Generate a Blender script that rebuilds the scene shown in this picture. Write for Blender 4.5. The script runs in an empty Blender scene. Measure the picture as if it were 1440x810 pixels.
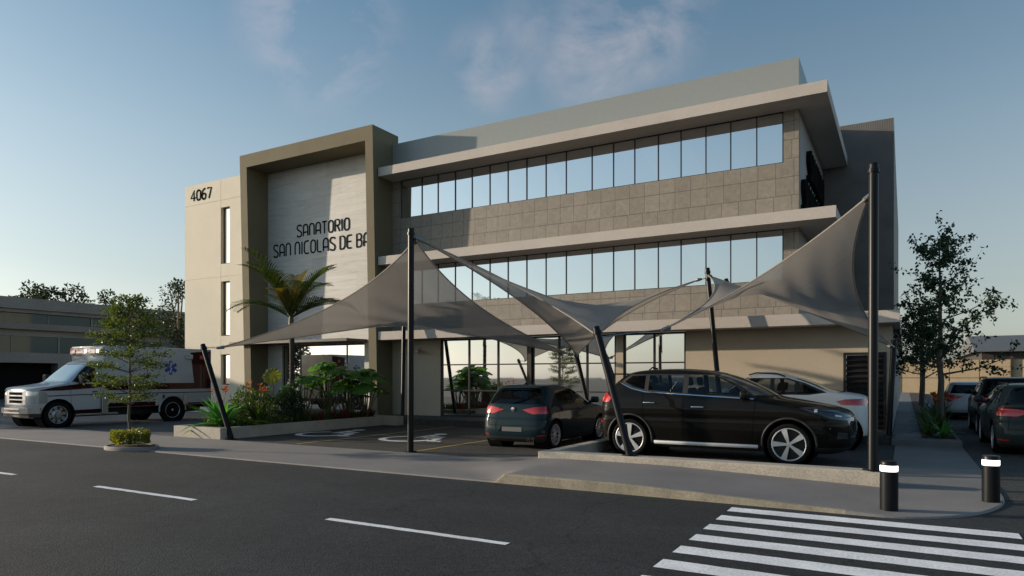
import math
SKY, SUN, EXPO = .15, 4.8, 0.2
_d = lambda px, py: (lambda t, yaw: (-math.sin(yaw) + t * math.cos(yaw), math.cos(yaw) + t * math.sin(yaw), (530 - py) / 963))((px - 720) / 963, math.radians(29.822))
# directions (x, y, z), angular size and strength of the cloud wisps
CLOUDS = [(*_d(450, 40), .125, .50), (*_d(500, 105), .06, .3), (*_d(685, 95), .075, .36), (*_d(745, 45), .07, .26), (*_d(835, 70), .10, .46), (*_d(905, 25), .11, .46)]
CLOUD_COL = (4.7, 4.0, 4.0, 1)
import bpy, bmesh, math, random
from mathutils import Vector, Matrix, noise
random.seed(7)
PI = math.pi
D = bpy.data
SC = bpy.context.scene
COL = SC.collection

# ------------------------------------------------------------------ object helpers
def tag(o, label=None, cat=None, group=None, kind=None):
    if label: o['label'] = label
    if cat: o['category'] = cat
    if group: o['group'] = group
    if kind: o['kind'] = kind
    return o

def thing(name, label, cat, loc=(0, 0, 0), rotz=0, group=None):
    o = D.objects.new(name, None)
    COL.objects.link(o)
    o.location = loc
    o.rotation_euler = (0, 0, rotz)
    o.empty_display_size = 0.2
    return tag(o, label, cat, group)

def link(name, me, mat=None, parent=None, world=False, smooth=0):
    o = D.objects.new(name, me)
    COL.objects.link(o)
    if mat is not None and len(me.materials) == 0:
        for m in (mat if isinstance(mat, (list, tuple)) else [mat]):
            me.materials.append(m)
    if smooth:
        me.polygons.foreach_set('use_smooth', [True] * len(me.polygons))
        me.set_sharp_from_angle(angle=math.radians(smooth))
    if parent is not None:
        o.parent = parent
        if world:      # geometry given in world coordinates (every such parent has no rotation)
            p = parent
            off = Vector((0, 0, 0))
            while p is not None:
                if p.type == 'EMPTY':
                    off += Vector(p.location)
                p = p.parent
            if parent.type == 'EMPTY':
                o.matrix_parent_inverse = Matrix.Translation(-off)
    return o

class MB:
    def __init__(s):
        s.bm = bmesh.new()
    def face(s, pts, mi=0):
        f = s.bm.faces.new([s.bm.verts.new(p) for p in pts])
        f.material_index = mi
        return f
    def box(s, x0, x1, y0, y1, z0, z1, bev=0, M=None, mi=0, seg=2):
        r = bmesh.ops.create_cube(s.bm, size=1)
        vs = r['verts']
        for v in vs:
            v.co = Vector((x0 + (v.co.x + .5) * (x1 - x0), y0 + (v.co.y + .5) * (y1 - y0), z0 + (v.co.z + .5) * (z1 - z0)))
        fs = set(f for v in vs for f in v.link_faces)
        for f in fs: f.material_index = mi
        if bev:
            es = set(e for v in vs for e in v.link_edges)
            r = bmesh.ops.bevel(s.bm, geom=list(es), offset=bev, segments=seg, affect='EDGES', profile=.5)
            for f in r['faces']: f.material_index = mi
            vs = list(set(v for f in list(r['faces']) + [f for f in fs if f.is_valid] for v in f.verts))
        if M is not None:
            for v in vs: v.co = M @ v.co
        return s
    def pane(s, x0, x1, y0, y1, z0, z1):
        # a glass sheet set a touch out of true, as fitted panes are
        rnd = random.Random(round(x0 * 917 + z0 * 131 + y0 * 7)); J = {(a, c): rnd.uniform(-.0022, .0022) for a in (0, 1) for c in (0, 1)}
        n0 = len(s.bm.verts); s.box(x0, x1, y0, y1, z0, z1)
        for v in list(s.bm.verts)[n0:]: v.co.y += J[(int(v.co.x > (x0 + x1) / 2), int(v.co.z > (z0 + z1) / 2))]
        return s
    def prism(s, poly, axis, lo, hi, M=None, mi=0):
        # poly: 2D points; axis: extrusion axis
        def mk(p, h):
            if axis == 'z': return Vector((p[0], p[1], h))
            if axis == 'y': return Vector((p[0], h, p[1]))
            return Vector((h, p[0], p[1]))
        a = [mk(p, lo) for p in poly]; b = [mk(p, hi) for p in poly]
        if M is not None:
            a = [M @ p for p in a]; b = [M @ p for p in b]
        va = [s.bm.verts.new(p) for p in a]; vb = [s.bm.verts.new(p) for p in b]
        n = len(poly)
        fs = [s.bm.faces.new(va[::-1]), s.bm.faces.new(vb)]
        for i in range(n):
            fs.append(s.bm.faces.new([va[i], va[(i + 1) % n], vb[(i + 1) % n], vb[i]]))
        for f in fs: f.material_index = mi
        bmesh.ops.recalc_face_normals(s.bm, faces=fs)
        return s
    def tube(s, pts, r, n=8, cap=True, mi=0):
        pts = [Vector(p) for p in pts]
        rs = r if isinstance(r, (list, tuple)) else [r] * len(pts)
        rings = []
        up = Vector((0, 0, 1))
        t0 = (pts[1] - pts[0]).normalized()
        if abs(t0.dot(up)) > .95: up = Vector((1, 0, 0))
        a = t0.cross(up).normalized()
        for i, p in enumerate(pts):
            if i == 0: t = pts[1] - pts[0]
            elif i == len(pts) - 1: t = pts[-1] - pts[-2]
            else: t = (pts[i + 1] - pts[i]).normalized() + (pts[i] - pts[i - 1]).normalized()
            t.normalize()
            a = (a - t * a.dot(t)).normalized()
            b = t.cross(a)
            rings.append([s.bm.verts.new(p + (a * math.cos(2 * PI * k / n) + b * math.sin(2 * PI * k / n)) * rs[i]) for k in range(n)])
        for i in range(len(pts) - 1):
            for k in range(n):
                f = s.bm.faces.new([rings[i][k], rings[i][(k + 1) % n], rings[i + 1][(k + 1) % n], rings[i + 1][k]])
                f.material_index = mi
        if cap:
            s.bm.faces.new(rings[0][::-1]).material_index = mi
            s.bm.faces.new(rings[-1]).material_index = mi
        return s
    def cyl(s, p0, p1, r0, r1=None, n=24, mi=0):
        return s.tube([p0, p1], [r0, r0 if r1 is None else r1], n, True, mi)
    def lathe(s, prof, n=40, axis='y', M=None, mi=0):
        # prof: (radius, offset along axis)
        rings = []
        for r, h in prof:
            ring = []
            for k in range(n):
                c, d = math.cos(2 * PI * k / n) * r, math.sin(2 * PI * k / n) * r
                p = Vector((c, h, d)) if axis == 'y' else Vector((c, d, h))
                ring.append(s.bm.verts.new(M @ p if M is not None else p))
            rings.append(ring)
        fs = []
        for i in range(len(rings) - 1):
            for k in range(n):
                f = s.bm.faces.new([rings[i][k], rings[i][(k + 1) % n], rings[i + 1][(k + 1) % n], rings[i + 1][k]])
                f.material_index = mi; fs.append(f)
        bmesh.ops.recalc_face_normals(s.bm, faces=fs)
        return s
    def build(s, name, mat=None, parent=None, world=False, smooth=0, recalc=False):
        if recalc: bmesh.ops.recalc_face_normals(s.bm, faces=s.bm.faces[:])
        me = D.meshes.new(name)
        s.bm.to_mesh(me); s.bm.free()
        return link(name, me, mat, parent, world, smooth)

def struct(o):
    o['kind'] = 'structure'
    return o

# ------------------------------------------------------------------ materials
def nmat(name):
    m = D.materials.new(name)
    m.use_nodes = True
    nt = m.node_tree
    return m, nt, nt.nodes['Principled BSDF']

def mat(name, col, rough=.6, metal=0, var=.0, scale=3, detail=6, bump=0, bscale=60, spec=.5, coat=0, var2=0, scale2=.4, stretch=None, bdist=.01):
    """Principled with two octave groups of albedo noise and a fine bump (object coordinates)"""
    m, nt, b = nmat(name)
    N, L = nt.nodes.new, nt.links.new
    b.inputs['Roughness'].default_value = rough
    b.inputs['Metallic'].default_value = metal
    b.inputs['Specular IOR Level'].default_value = spec
    if coat:
        b.inputs['Coat Weight'].default_value = coat
        b.inputs['Coat Roughness'].default_value = .04
    c = (*col, 1)
    b.inputs['Base Color'].default_value = c
    tc = N('ShaderNodeTexCoord'); co = tc.outputs['Object']
    if stretch:
        mp = N('ShaderNodeMapping'); mp.inputs['Scale'].default_value = stretch
        L(co, mp.inputs[0]); co = mp.outputs[0]
    last = None
    for v, sc in ((var, scale), (var2, scale2)):
        if not v: continue
        n = N('ShaderNodeTexNoise'); n.inputs['Scale'].default_value = sc; n.inputs['Detail'].default_value = detail
        n.inputs['Roughness'].default_value = .62
        L(co, n.inputs['Vector'])
        mr = N('ShaderNodeMapRange'); mr.inputs[1].default_value = .3; mr.inputs[2].default_value = .7
        mr.inputs[3].default_value = 1 - v; mr.inputs[4].default_value = 1 + v
        L(n.outputs['Fac'], mr.inputs[0])
        mx = N('ShaderNodeVectorMath'); mx.operation = 'SCALE'
        if last is None: mx.inputs[0].default_value = col
        else: L(last, mx.inputs[0])
        L(mr.outputs[0], mx.inputs['Scale']); last = mx.outputs[0]
    if last is not None: L(last, b.inputs['Base Color'])
    if bump:
        n = N('ShaderNodeTexNoise'); n.inputs['Scale'].default_value = bscale; n.inputs['Detail'].default_value = 5
        L(co, n.inputs['Vector'])
        bp = N('ShaderNodeBump'); bp.inputs['Strength'].default_value = bump; bp.inputs['Distance'].default_value = bdist
        L(n.outputs['Fac'], bp.inputs['Height']); L(bp.outputs[0], b.inputs['Normal'])
    return m

def asphalt(name, base, tint=(1, 1, 1), spec=.3, patch=.18, worn=0):
    m, nt, b = nmat(name)
    N, L = nt.nodes.new, nt.links.new
    tc = N('ShaderNodeTexCoord'); co = tc.outputs['Object']
    v = N('ShaderNodeTexVoronoi'); v.inputs['Scale'].default_value = 62; L(co, v.inputs['Vector'])
    n1 = N('ShaderNodeTexNoise'); n1.inputs['Scale'].default_value = 60; n1.inputs['Detail'].default_value = 8; n1.inputs['Roughness'].default_value = .75; L(co, n1.inputs['Vector'])
    n2 = N('ShaderNodeTexNoise'); n2.inputs['Scale'].default_value = .55; n2.inputs['Detail'].default_value = 7; n2.inputs['Roughness'].default_value = .65; L(co, n2.inputs['Vector'])
    n3 = N('ShaderNodeTexNoise'); n3.inputs['Scale'].default_value = 7; n3.inputs['Detail'].default_value = 5; L(co, n3.inputs['Vector'])
    def mr(src, a, c, lo=.3, hi=.7):
        k = N('ShaderNodeMapRange'); k.inputs[1].default_value = lo; k.inputs[2].default_value = hi; k.inputs[3].default_value = a; k.inputs[4].default_value = c
        L(src, k.inputs[0]); return k.outputs[0]
    col = [base * t for t in tint]
    last = None
    extra = []
    if worn:
        sp = N('ShaderNodeSeparateXYZ'); L(co, sp.inputs[0])
        wv = N('ShaderNodeMath'); wv.operation = 'SINE'; ml = N('ShaderNodeMath'); ml.operation = 'MULTIPLY_ADD'; ml.inputs[1].default_value = 2 * PI / 1.75; ml.inputs[2].default_value = .9; L(sp.outputs['Y'], ml.inputs[0]); L(ml.outputs[0], wv.inputs[0])
        extra.append(mr(wv.outputs[0], .93, 1.07, -1, 1))
        cn = N('ShaderNodeTexNoise'); cn.inputs['Scale'].default_value = 1.1; cn.inputs['Detail'].default_value = 8; L(co, cn.inputs['Vector'])
        cm = N('ShaderNodeVectorMath'); cm.operation = 'MULTIPLY_ADD'; cm.inputs[1].default_value = (.9, .9, .9); L(cn.outputs['Color'], cm.inputs[0]); L(co, cm.inputs[2])
        cv = N('ShaderNodeTexVoronoi'); cv.feature = 'DISTANCE_TO_EDGE'; cv.inputs['Scale'].default_value = .27; L(cm.outputs[0], cv.inputs['Vector'])
        extra.append(mr(cv.outputs['Distance'], .55, 1, .0, .006))
        sn = N('ShaderNodeTexNoise'); sn.inputs['Scale'].default_value = .9; sn.inputs['Detail'].default_value = 3
        L(co, sn.inputs['Vector']); extra.append(mr(sn.outputs['Fac'], 1, .72, .64, .74))
    for s in (*extra, mr(v.outputs['Color'], .55, 1.6, .1, .95), mr(n1.outputs['Fac'], .55, 1.5), mr(n2.outputs['Fac'], 1 - patch, 1 + patch), mr(n3.outputs['Fac'], .88, 1.12)):
        mx = N('ShaderNodeVectorMath'); mx.operation = 'SCALE'
        if last is None: mx.inputs[0].default_value = col
        else: L(last, mx.inputs[0])
        L(s, mx.inputs['Scale']); last = mx.outputs[0]
    L(last, b.inputs['Base Color'])
    b.inputs['Roughness'].default_value = .82
    b.inputs['Specular IOR Level'].default_value = spec
    ad = N('ShaderNodeMath'); ad.operation = 'ADD'
    L(v.outputs['Distance'], ad.inputs[0]); L(n1.outputs['Fac'], ad.inputs[1])
    bp = N('ShaderNodeBump'); bp.inputs['Strength'].default_value = .55; bp.inputs['Distance'].default_value = .006
    L(ad.outputs[0], bp.inputs['Height']); L(bp.outputs[0], b.inputs['Normal'])
    return m

def tile_mat(name, col, tw, th, plane='xz'):
    m, nt, b = nmat(name)
    N, L = nt.nodes.new, nt.links.new
    tc = N('ShaderNodeTexCoord')
    sp = N('ShaderNodeSeparateXYZ'); L(tc.outputs['Object'], sp.inputs[0])
    cb = N('ShaderNodeCombineXYZ')
    ad = N('ShaderNodeMath'); ad.operation = 'ADD'; L(sp.outputs['X'], ad.inputs[0]); L(sp.outputs['Y'], ad.inputs[1])
    L(ad.outputs[0], cb.inputs['X']); L(sp.outputs['Z'], cb.inputs['Y'])
    br = N('ShaderNodeTexBrick')
    br.offset = .12; br.offset_frequency = 3; br.squash = 1.0; br.squash_frequency = 2
    br.inputs['Scale'].default_value = 1
    br.inputs['Brick Width'].default_value = tw; br.inputs['Row Height'].default_value = th
    br.inputs['Mortar Size'].default_value = .009; br.inputs['Mortar Smooth'].default_value = .1; br.inputs['Bias'].default_value = 0
    br.inputs['Color1'].default_value = (*[c * .92 for c in col], 1); br.inputs['Color2'].default_value = (*[c * 1.07 for c in col], 1)
    br.inputs['Mortar'].default_value = (*[c * .5 for c in col], 1)
    L(cb.outputs[0], br.inputs['Vector'])
    n = N('ShaderNodeTexNoise'); n.inputs['Scale'].default_value = 5; n.inputs['Detail'].default_value = 9; n.inputs['Roughness'].default_value = .7
    n.inputs['Distortion'].default_value = 1.2
    L(tc.outputs['Object'], n.inputs['Vector'])
    mr = N('ShaderNodeMapRange'); mr.inputs[1].default_value = .3; mr.inputs[2].default_value = .7; mr.inputs[3].default_value = .8; mr.inputs[4].default_value = 1.2
    L(n.outputs['Fac'], mr.inputs[0])
    mx = N('ShaderNodeVectorMath'); mx.operation = 'SCALE'; L(br.outputs['Color'], mx.inputs[0]); L(mr.outputs[0], mx.inputs['Scale'])
    L(mx.outputs[0], b.inputs['Base Color'])
    b.inputs['Roughness'].default_value = .62
    iv = N('ShaderNodeMath'); iv.operation = 'MULTIPLY_ADD'; iv.inputs[1].default_value = -1; L(br.outputs['Fac'], iv.inputs[0])
    sm = N('ShaderNodeMath'); sm.operation = 'MULTIPLY'; sm.inputs[1].default_value = .25; L(n.outputs['Fac'], sm.inputs[0]); L(sm.outputs[0], iv.inputs[2])
    bp = N('ShaderNodeBump'); bp.inputs['Strength'].default_value = .6; bp.inputs['Distance'].default_value = .012
    L(iv.outputs[0], bp.inputs['Height']); L(bp.outputs[0], b.inputs['Normal'])
    return m

def ribbed(name, col, freq, axis='x'):
    m, nt, b = nmat(name)
    N, L = nt.nodes.new, nt.links.new
    tc = N('ShaderNodeTexCoord')
    w = N('ShaderNodeTexWave'); w.wave_type = 'BANDS'; w.bands_direction = 'X'; w.wave_profile = 'SIN'
    mp = N('ShaderNodeMapping')
    if axis == 'y': mp.inputs['Rotation'].default_value = (0, 0, PI / 2)
    L(tc.outputs['Object'], mp.inputs[0]); L(mp.outputs[0], w.inputs['Vector'])
    w.inputs['Scale'].default_value = freq; w.inputs['Distortion'].default_value = 0
    n = N('ShaderNodeTexNoise'); n.inputs['Scale'].default_value = 1.5; n.inputs['Detail'].default_value = 6; L(tc.outputs['Object'], n.inputs['Vector'])
    mr = N('ShaderNodeMapRange'); mr.inputs[1].default_value = .3; mr.inputs[2].default_value = .7; mr.inputs[3].default_value = .85; mr.inputs[4].default_value = 1.15; L(n.outputs['Fac'], mr.inputs[0])
    mx = N('ShaderNodeVectorMath'); mx.operation = 'SCALE'; mx.inputs[0].default_value = col; L(mr.outputs[0], mx.inputs['Scale'])
    L(mx.outputs[0], b.inputs['Base Color']); b.inputs['Roughness'].default_value = .55
    bp = N('ShaderNodeBump'); bp.inputs['Strength'].default_value = .22; bp.inputs['Distance'].default_value = .012
    L(w.outputs['Fac'], bp.inputs['Height']); L(bp.outputs[0], b.inputs['Normal'])
    return m

def travertine(name):
    m, nt, b = nmat(name)
    N, L = nt.nodes.new, nt.links.new
    tc = N('ShaderNodeTexCoord'); mp = N('ShaderNodeMapping'); mp.inputs['Scale'].default_value = (.55, .55, 6.5)
    L(tc.outputs['Object'], mp.inputs[0])
    n = N('ShaderNodeTexNoise'); n.inputs['Scale'].default_value = 1.6; n.inputs['Detail'].default_value = 10; n.inputs['Roughness'].default_value = .68; n.inputs['Distortion'].default_value = .8
    L(mp.outputs[0], n.inputs['Vector'])
    cr = N('ShaderNodeValToRGB'); e = cr.color_ramp.elements
    e[0].position = .28; e[0].color = (.34, .33, .31, 1); e[1].position = .66; e[1].color = (.60, .585, .55, 1)
    x = e.new(.42); x.color = (.51, .495, .465, 1)
    L(n.outputs['Fac'], cr.inputs[0])
    br = N('ShaderNodeTexBrick'); br.offset = .5
    sp = N('ShaderNodeSeparateXYZ'); cb = N('ShaderNodeCombineXYZ'); L(tc.outputs['Object'], sp.inputs[0]); L(sp.outputs['X'], cb.inputs['X']); L(sp.outputs['Z'], cb.inputs['Y'])
    br.inputs['Scale'].default_value = 1; br.inputs['Brick Width'].default_value = 1.6; br.inputs['Row Height'].default_value = .8; br.inputs['Mortar Size'].default_value = .003
    br.inputs['Color1'].default_value = (.93, .93, .93, 1); br.inputs['Color2'].default_value = (1.05, 1.05, 1.05, 1); br.inputs['Mortar'].default_value = (.75, .75, .75, 1)
    L(cb.outputs[0], br.inputs['Vector'])
    mx = N('ShaderNodeVectorMath'); mx.operation = 'MULTIPLY'; L(cr.outputs[0], mx.inputs[0]); L(br.outputs['Color'], mx.inputs[1])
    L(mx.outputs[0], b.inputs['Base Color']); b.inputs['Roughness'].default_value = .5
    bp = N('ShaderNodeBump'); bp.inputs['Strength'].default_value = .25; bp.inputs['Distance'].default_value = .01
    L(n.outputs['Fac'], bp.inputs['Height']); L(bp.outputs[0], b.inputs['Normal'])
    return m

def glass_mirror(name, refl=.75, dark=(.02, .025, .03), tint=(.93, .97, 1), rough=.015, wob=.0, rise=.25):
    m, nt, b = nmat(name)
    nt.nodes.remove(b)
    N, L = nt.nodes.new, nt.links.new
    out = nt.nodes['Material Output']
    g = N('ShaderNodeBsdfGlossy'); g.inputs['Color'].default_value = (*tint, 1); g.inputs['Roughness'].default_value = rough
    d = N('ShaderNodeBsdfDiffuse'); d.inputs['Color'].default_value = (*dark, 1)
    mx = N('ShaderNodeMixShader')
    lw = N('ShaderNodeLayerWeight'); lw.inputs['Blend'].default_value = .3
    mr = N('ShaderNodeMapRange'); mr.inputs[3].default_value = refl; mr.inputs[4].default_value = min(1, refl + rise)
    L(lw.outputs['Facing'], mr.inputs[0]); L(mr.outputs[0], mx.inputs[0])
    L(d.outputs[0], mx.inputs[1]); L(g.outputs[0], mx.inputs[2]); L(mx.outputs[0], out.inputs['Surface'])
    if wob:
        tc = N('ShaderNodeTexCoord'); n = N('ShaderNodeTexNoise'); n.inputs['Scale'].default_value = .7; L(tc.outputs['Object'], n.inputs['Vector'])
        bp = N('ShaderNodeBump'); bp.inputs['Strength'].default_value = wob; bp.inputs['Distance'].default_value = .01
        L(n.outputs['Fac'], bp.inputs['Height']); L(bp.outputs[0], g.inputs['Normal'])
    return m

def glass_car(name, tint=.28, col=(.75, .85, .9)):
    m, nt, b = nmat(name)
    nt.nodes.remove(b)
    N, L = nt.nodes.new, nt.links.new
    out = nt.nodes['Material Output']
    g = N('ShaderNodeBsdfGlossy'); g.inputs['Roughness'].default_value = .02
    t = N('ShaderNodeBsdfTransparent'); t.inputs['Color'].default_value = (*[c * tint for c in col], 1)
    fr = N('ShaderNodeFresnel'); fr.inputs['IOR'].default_value = 1.52
    mx = N('ShaderNodeMixShader'); L(fr.outputs[0], mx.inputs[0]); L(t.outputs[0], mx.inputs[1]); L(g.outputs[0], mx.inputs[2])
    L(mx.outputs[0], out.inputs['Surface'])
    return m

def fabric_mat(name, col):
    m, nt, b = nmat(name)
    N, L = nt.nodes.new, nt.links.new
    out = nt.nodes['Material Output']
    b.inputs['Base Color'].default_value = (*col, 1); b.inputs['Roughness'].default_value = .75; b.inputs['Specular IOR Level'].default_value = .25
    tl = N('ShaderNodeBsdfTranslucent'); tl.inputs['Color'].default_value = (*[c * .85 for c in col], 1)
    tr = N('ShaderNodeBsdfTransparent'); tr.inputs['Color'].default_value = (.95, .93, .92, 1)
    m1 = N('ShaderNodeMixShader'); m1.inputs[0].default_value = .36
    m2 = N('ShaderNodeMixShader'); m2.inputs[0].default_value = .09
    L(b.outputs[0], m1.inputs[1]); L(tl.outputs[0], m1.inputs[2]); L(m1.outputs[0], m2.inputs[1]); L(tr.outputs[0], m2.inputs[2]); L(m2.outputs[0], out.inputs['Surface'])
    tc = N('ShaderNodeTexCoord'); n = N('ShaderNodeTexNoise'); n.inputs['Scale'].default_value = 1.2; n.inputs['Detail'].default_value = 4
    mp = N('ShaderNodeMapping'); mp.inputs['Scale'].default_value = (1, 1, 1); L(tc.outputs['Object'], mp.inputs[0]); L(mp.outputs[0], n.inputs['Vector'])
    mr = N('ShaderNodeMapRange'); mr.inputs[3].default_value = .85; mr.inputs[4].default_value = 1.15; L(n.outputs['Fac'], mr.inputs[0])
    # welded seams between the cloth widths
    wv = N('ShaderNodeTexWave'); wv.wave_type = 'BANDS'; wv.bands_direction = 'DIAGONAL'; wv.wave_profile = 'SAW'; wv.inputs['Scale'].default_value = .36; wv.inputs['Distortion'].default_value = .15
    L(tc.outputs['Object'], wv.inputs['Vector'])
    sm = N('ShaderNodeMapRange'); sm.inputs[1].default_value = .0; sm.inputs[2].default_value = .05; sm.inputs[3].default_value = .80; sm.inputs[4].default_value = 1; sm.interpolation_type = 'STEPPED' if False else 'LINEAR'
    L(wv.outputs['Fac'], sm.inputs[0])
    pm = N('ShaderNodeMath'); pm.operation = 'MULTIPLY'; L(sm.outputs[0], pm.inputs[0]); L(mr.outputs[0], pm.inputs[1])
    sc = N('ShaderNodeVectorMath'); sc.operation = 'SCALE'; sc.inputs[0].default_value = col; L(pm.outputs[0], sc.inputs['Scale']); L(sc.outputs[0], b.inputs['Base Color'])
    return m

def leaf_mat(name, c1, c2, trans=.35, rough=.45, c3=None, vein=False):
    m, nt, b = nmat(name)
    N, L = nt.nodes.new, nt.links.new
    out = nt.nodes['Material Output']
    geo = N('ShaderNodeNewGeometry')
    cr = N('ShaderNodeValToRGB'); e = cr.color_ramp.elements
    e[0].color = (*c1, 1); e[1].color = (*c2, 1)
    if c3:
        x = e.new(.88); x.color = (*c2, 1); e[-1].color = (*c3, 1)
    L(geo.outputs['Random Per Island'], cr.inputs[0])
    L(cr.outputs[0], b.inputs['Base Color'])
    b.inputs['Roughness'].default_value = rough; b.inputs['Specular IOR Level'].default_value = .35
    tl = N('ShaderNodeBsdfTranslucent')
    mu = N('ShaderNodeVectorMath'); mu.operation = 'MULTIPLY'; mu.inputs[1].default_value = (1.25, 1.35, .6); L(cr.outputs[0], mu.inputs[0]); L(mu.outputs[0], tl.inputs['Color'])
    mx = N('ShaderNodeMixShader'); mx.inputs[0].default_value = trans
    L(b.outputs[0], mx.inputs[1]); L(tl.outputs[0], mx.inputs[2]); L(mx.outputs[0], out.inputs['Surface'])
    return m

def emit(name, col, s):
    m, nt, b = nmat(name)
    b.inputs['Base Color'].default_value = (*col, 1)
    b.inputs['Emission Color'].default_value = (*col, 1); b.inputs['Emission Strength'].default_value = s
    return m

M = {}
M['asphalt'] = asphalt('asphalt', .033, (.94, 1, 1.06), patch=.28, worn=1)
M['lot'] = asphalt('lot_asphalt', .060, (1.0, .98, .95), patch=.22)
M['drive'] = asphalt('drive_concrete', .12, (1, .99, .97), patch=.15)
M['walk'] = mat('walk_concrete', (.215, .20, .192), .85, var=.22, scale=90, bump=.4, bscale=140, var2=.14, scale2=.8, bdist=.004)
M['path'] = mat('path_concrete', (.18, .178, .175), .85, var=.15, scale=70, bump=.3, bscale=120, var2=.12, scale2=.9, bdist=.004)
M['kerb'] = mat('kerb_concrete', (.42, .38, .32), .85, var=.3, scale=55, bump=.5, bscale=90, var2=.15, scale2=2, bdist=.006)
M['kerb_old'] = mat('weathered_kerb', (.28, .25, .19), .9, var=.2, scale=30, bump=.4, bscale=60, var2=.25, scale2=3, bdist=.01)
M['ground'] = asphalt('ground_earth', .10, (1, .95, .86))
M['paint'] = mat('road_paint', (.88, .88, .88), .7, var=.26, scale=38, var2=.16, scale2=2.2, detail=9)
M['yellow'] = mat('yellow_paint', (.45, .33, .06), .7, var=.2, scale=30)
M['cream'] = mat('cream_plaster', (.74, .68, .55), .8, var=.04, scale=20, bump=.15, bscale=120, var2=.05, scale2=.7)
M['plaster'] = mat('pale_plaster', (.54, .49, .44), .8, var=.06, scale=25, bump=.25, bscale=90, var2=.06, scale2=.8)
M['beige'] = mat('beige_plaster', (.50, .43, .335), .8, var=.05, scale=20, bump=.15, bscale=100, var2=.06, scale2=.6)
M['grey_wall'] = mat('grey_plaster', (.38, .37, .36), .8, var=.06, scale=20, bump=.15, bscale=100, var2=.05, scale2=.6)
M['taupe'] = mat('taupe_stucco', (.18, .155, .095), .85, var=.10, scale=45, bump=.4, bscale=110, var2=.10, scale2=.7)
M['parapet'] = mat('parapet_panel', (.31, .335, .325), .35, var=.03, scale=8, spec=.5)
M['tile'] = tile_mat('stone_tile', (.27, .24, .20), .47, .505)
M['trav'] = travertine('travertine')
M['rib'] = ribbed('ribbed_cladding', (.15, .138, .13), 4.5)
M['rib_y'] = ribbed('ribbed_side_cladding', (.15, .138, .13), 4.5, 'y')
M['glass_up'] = glass_mirror('mirror_glass', .90, (.05, .06, .065), (.93, .97, 1), wob=.02)
M['glass_low'] = glass_mirror('showroom_glass', .82, (.03, .03, .03), (1, .99, .96), rough=.02, wob=.03)
M['frame'] = mat('dark_frame', (.018, .018, .02), .4)
M['bronze'] = mat('dark_bronze', (.05, .04, .032), .45)
M['black'] = mat('black_metal', (.006, .007, .009), .38, spec=.22)
M['letter'] = mat('letter_metal', (.022, .027, .025), .95, spec=.03)
M['letter_black'] = mat('letter_black', (.012, .012, .012), .95, spec=.03)
M['fabric'] = fabric_mat('sail_fabric', (.43, .395, .355))
M['cable'] = mat('steel_cable', (.4, .4, .4), .35, metal=1)
M['soil'] = mat('soil', (.055, .04, .028), .95, var=.4, scale=14, bump=.9, bscale=25, bdist=.04)
M['bark'] = mat('bark', (.12, .10, .08), .9, var=.3, scale=8, bump=.8, bscale=18, stretch=(1, 1, .3), bdist=.02)
M['bark_pale'] = mat('pale_bark', (.20, .19, .17), .9, var=.25, scale=9, bump=.7, bscale=18, stretch=(1, 1, .3), bdist=.015)
M['palm_bark'] = mat('palm_bark', (.065, .05, .038), .9, var=.35, scale=5, bump=.9, bscale=10, stretch=(1, 1, 4), bdist=.02)
M['leaf_tree'] = leaf_mat('leaf_young_tree', (.05, .08, .018), (.15, .18, .045), c3=(.19, .19, .06))
M['leaf_dark'] = leaf_mat('leaf_dark_tree', (.014, .036, .018), (.045, .085, .038), trans=.3)
M['leaf_far'] = leaf_mat('leaf_far_tree', (.022, .035, .016), (.05, .075, .03), trans=.2)
M['leaf_box'] = leaf_mat('leaf_box', (.13, .15, .025), (.34, .32, .06), c3=(.46, .40, .08))
M['leaf_shrub'] = leaf_mat('leaf_shrub', (.035, .07, .015), (.11, .16, .03))
M['leaf_big'] = leaf_mat('leaf_big', (.06, .18, .035), (.19, .36, .07), c3=(.38, .45, .11), rough=.35)
M['leaf_agave'] = leaf_mat('leaf_agave', (.05, .22, .06), (.14, .36, .07), rough=.35)
M['leaf_palm'] = leaf_mat('leaf_palm', (.035, .06, .015), (.10, .13, .03), rough=.4)
M['leaf_gold'] = leaf_mat('leaf_gold', (.17, .15, .03), (.34, .23, .05), rough=.4, c3=(.45, .18, .04))
M['leaf_red'] = leaf_mat('leaf_red', (.11, .015, .025), (.24, .03, .045), c3=(.3, .06, .04))
M['flower'] = leaf_mat('flower_orange', (.45, .07, .03), (.6, .16, .04), c3=(.55, .04, .04))
M['grasscover'] = leaf_mat('ground_cover', (.03, .07, .015), (.09, .14, .03))
M['stem'] = mat('stem_green', (.09, .08, .035), .6)
M['tyre'] = mat('tyre_rubber', (.009, .009, .01), .85, var=.2, scale=20, spec=.12)
M['alloy'] = mat('alloy', (.66, .66, .66), .38, metal=.55)
M['alloy_dark'] = mat('dark_alloy', (.03, .03, .032), .4, metal=.6)
M['steelwheel'] = mat('steel_wheel', (.40, .40, .41), .4, metal=.9)
M['chrome'] = mat('chrome', (.75, .76, .78), .12, metal=1)
M['rubber'] = mat('black_plastic', (.016, .016, .017), .6)
M['dark'] = mat('dark_void', (.006, .006, .007), .9, spec=.1)
M['seat'] = mat('seat_cloth', (.035, .033, .033), .85)
M['glass_car'] = glass_car('car_glass', .62)
M['glass_tint'] = glass_car('tinted_car_glass', .22)
M['glass_screen'] = glass_mirror('car_windscreen', .30, (.012, .014, .016), (.85, .95, 1.0), rough=.03)
M['glass_van'] = glass_mirror('windscreen', .45, (.10, .12, .125), (.85, .97, 1.0), rough=.04)
M['lens_red'] = mat('red_lens', (.50, .012, .014), .15, spec=.7, coat=1)
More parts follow.
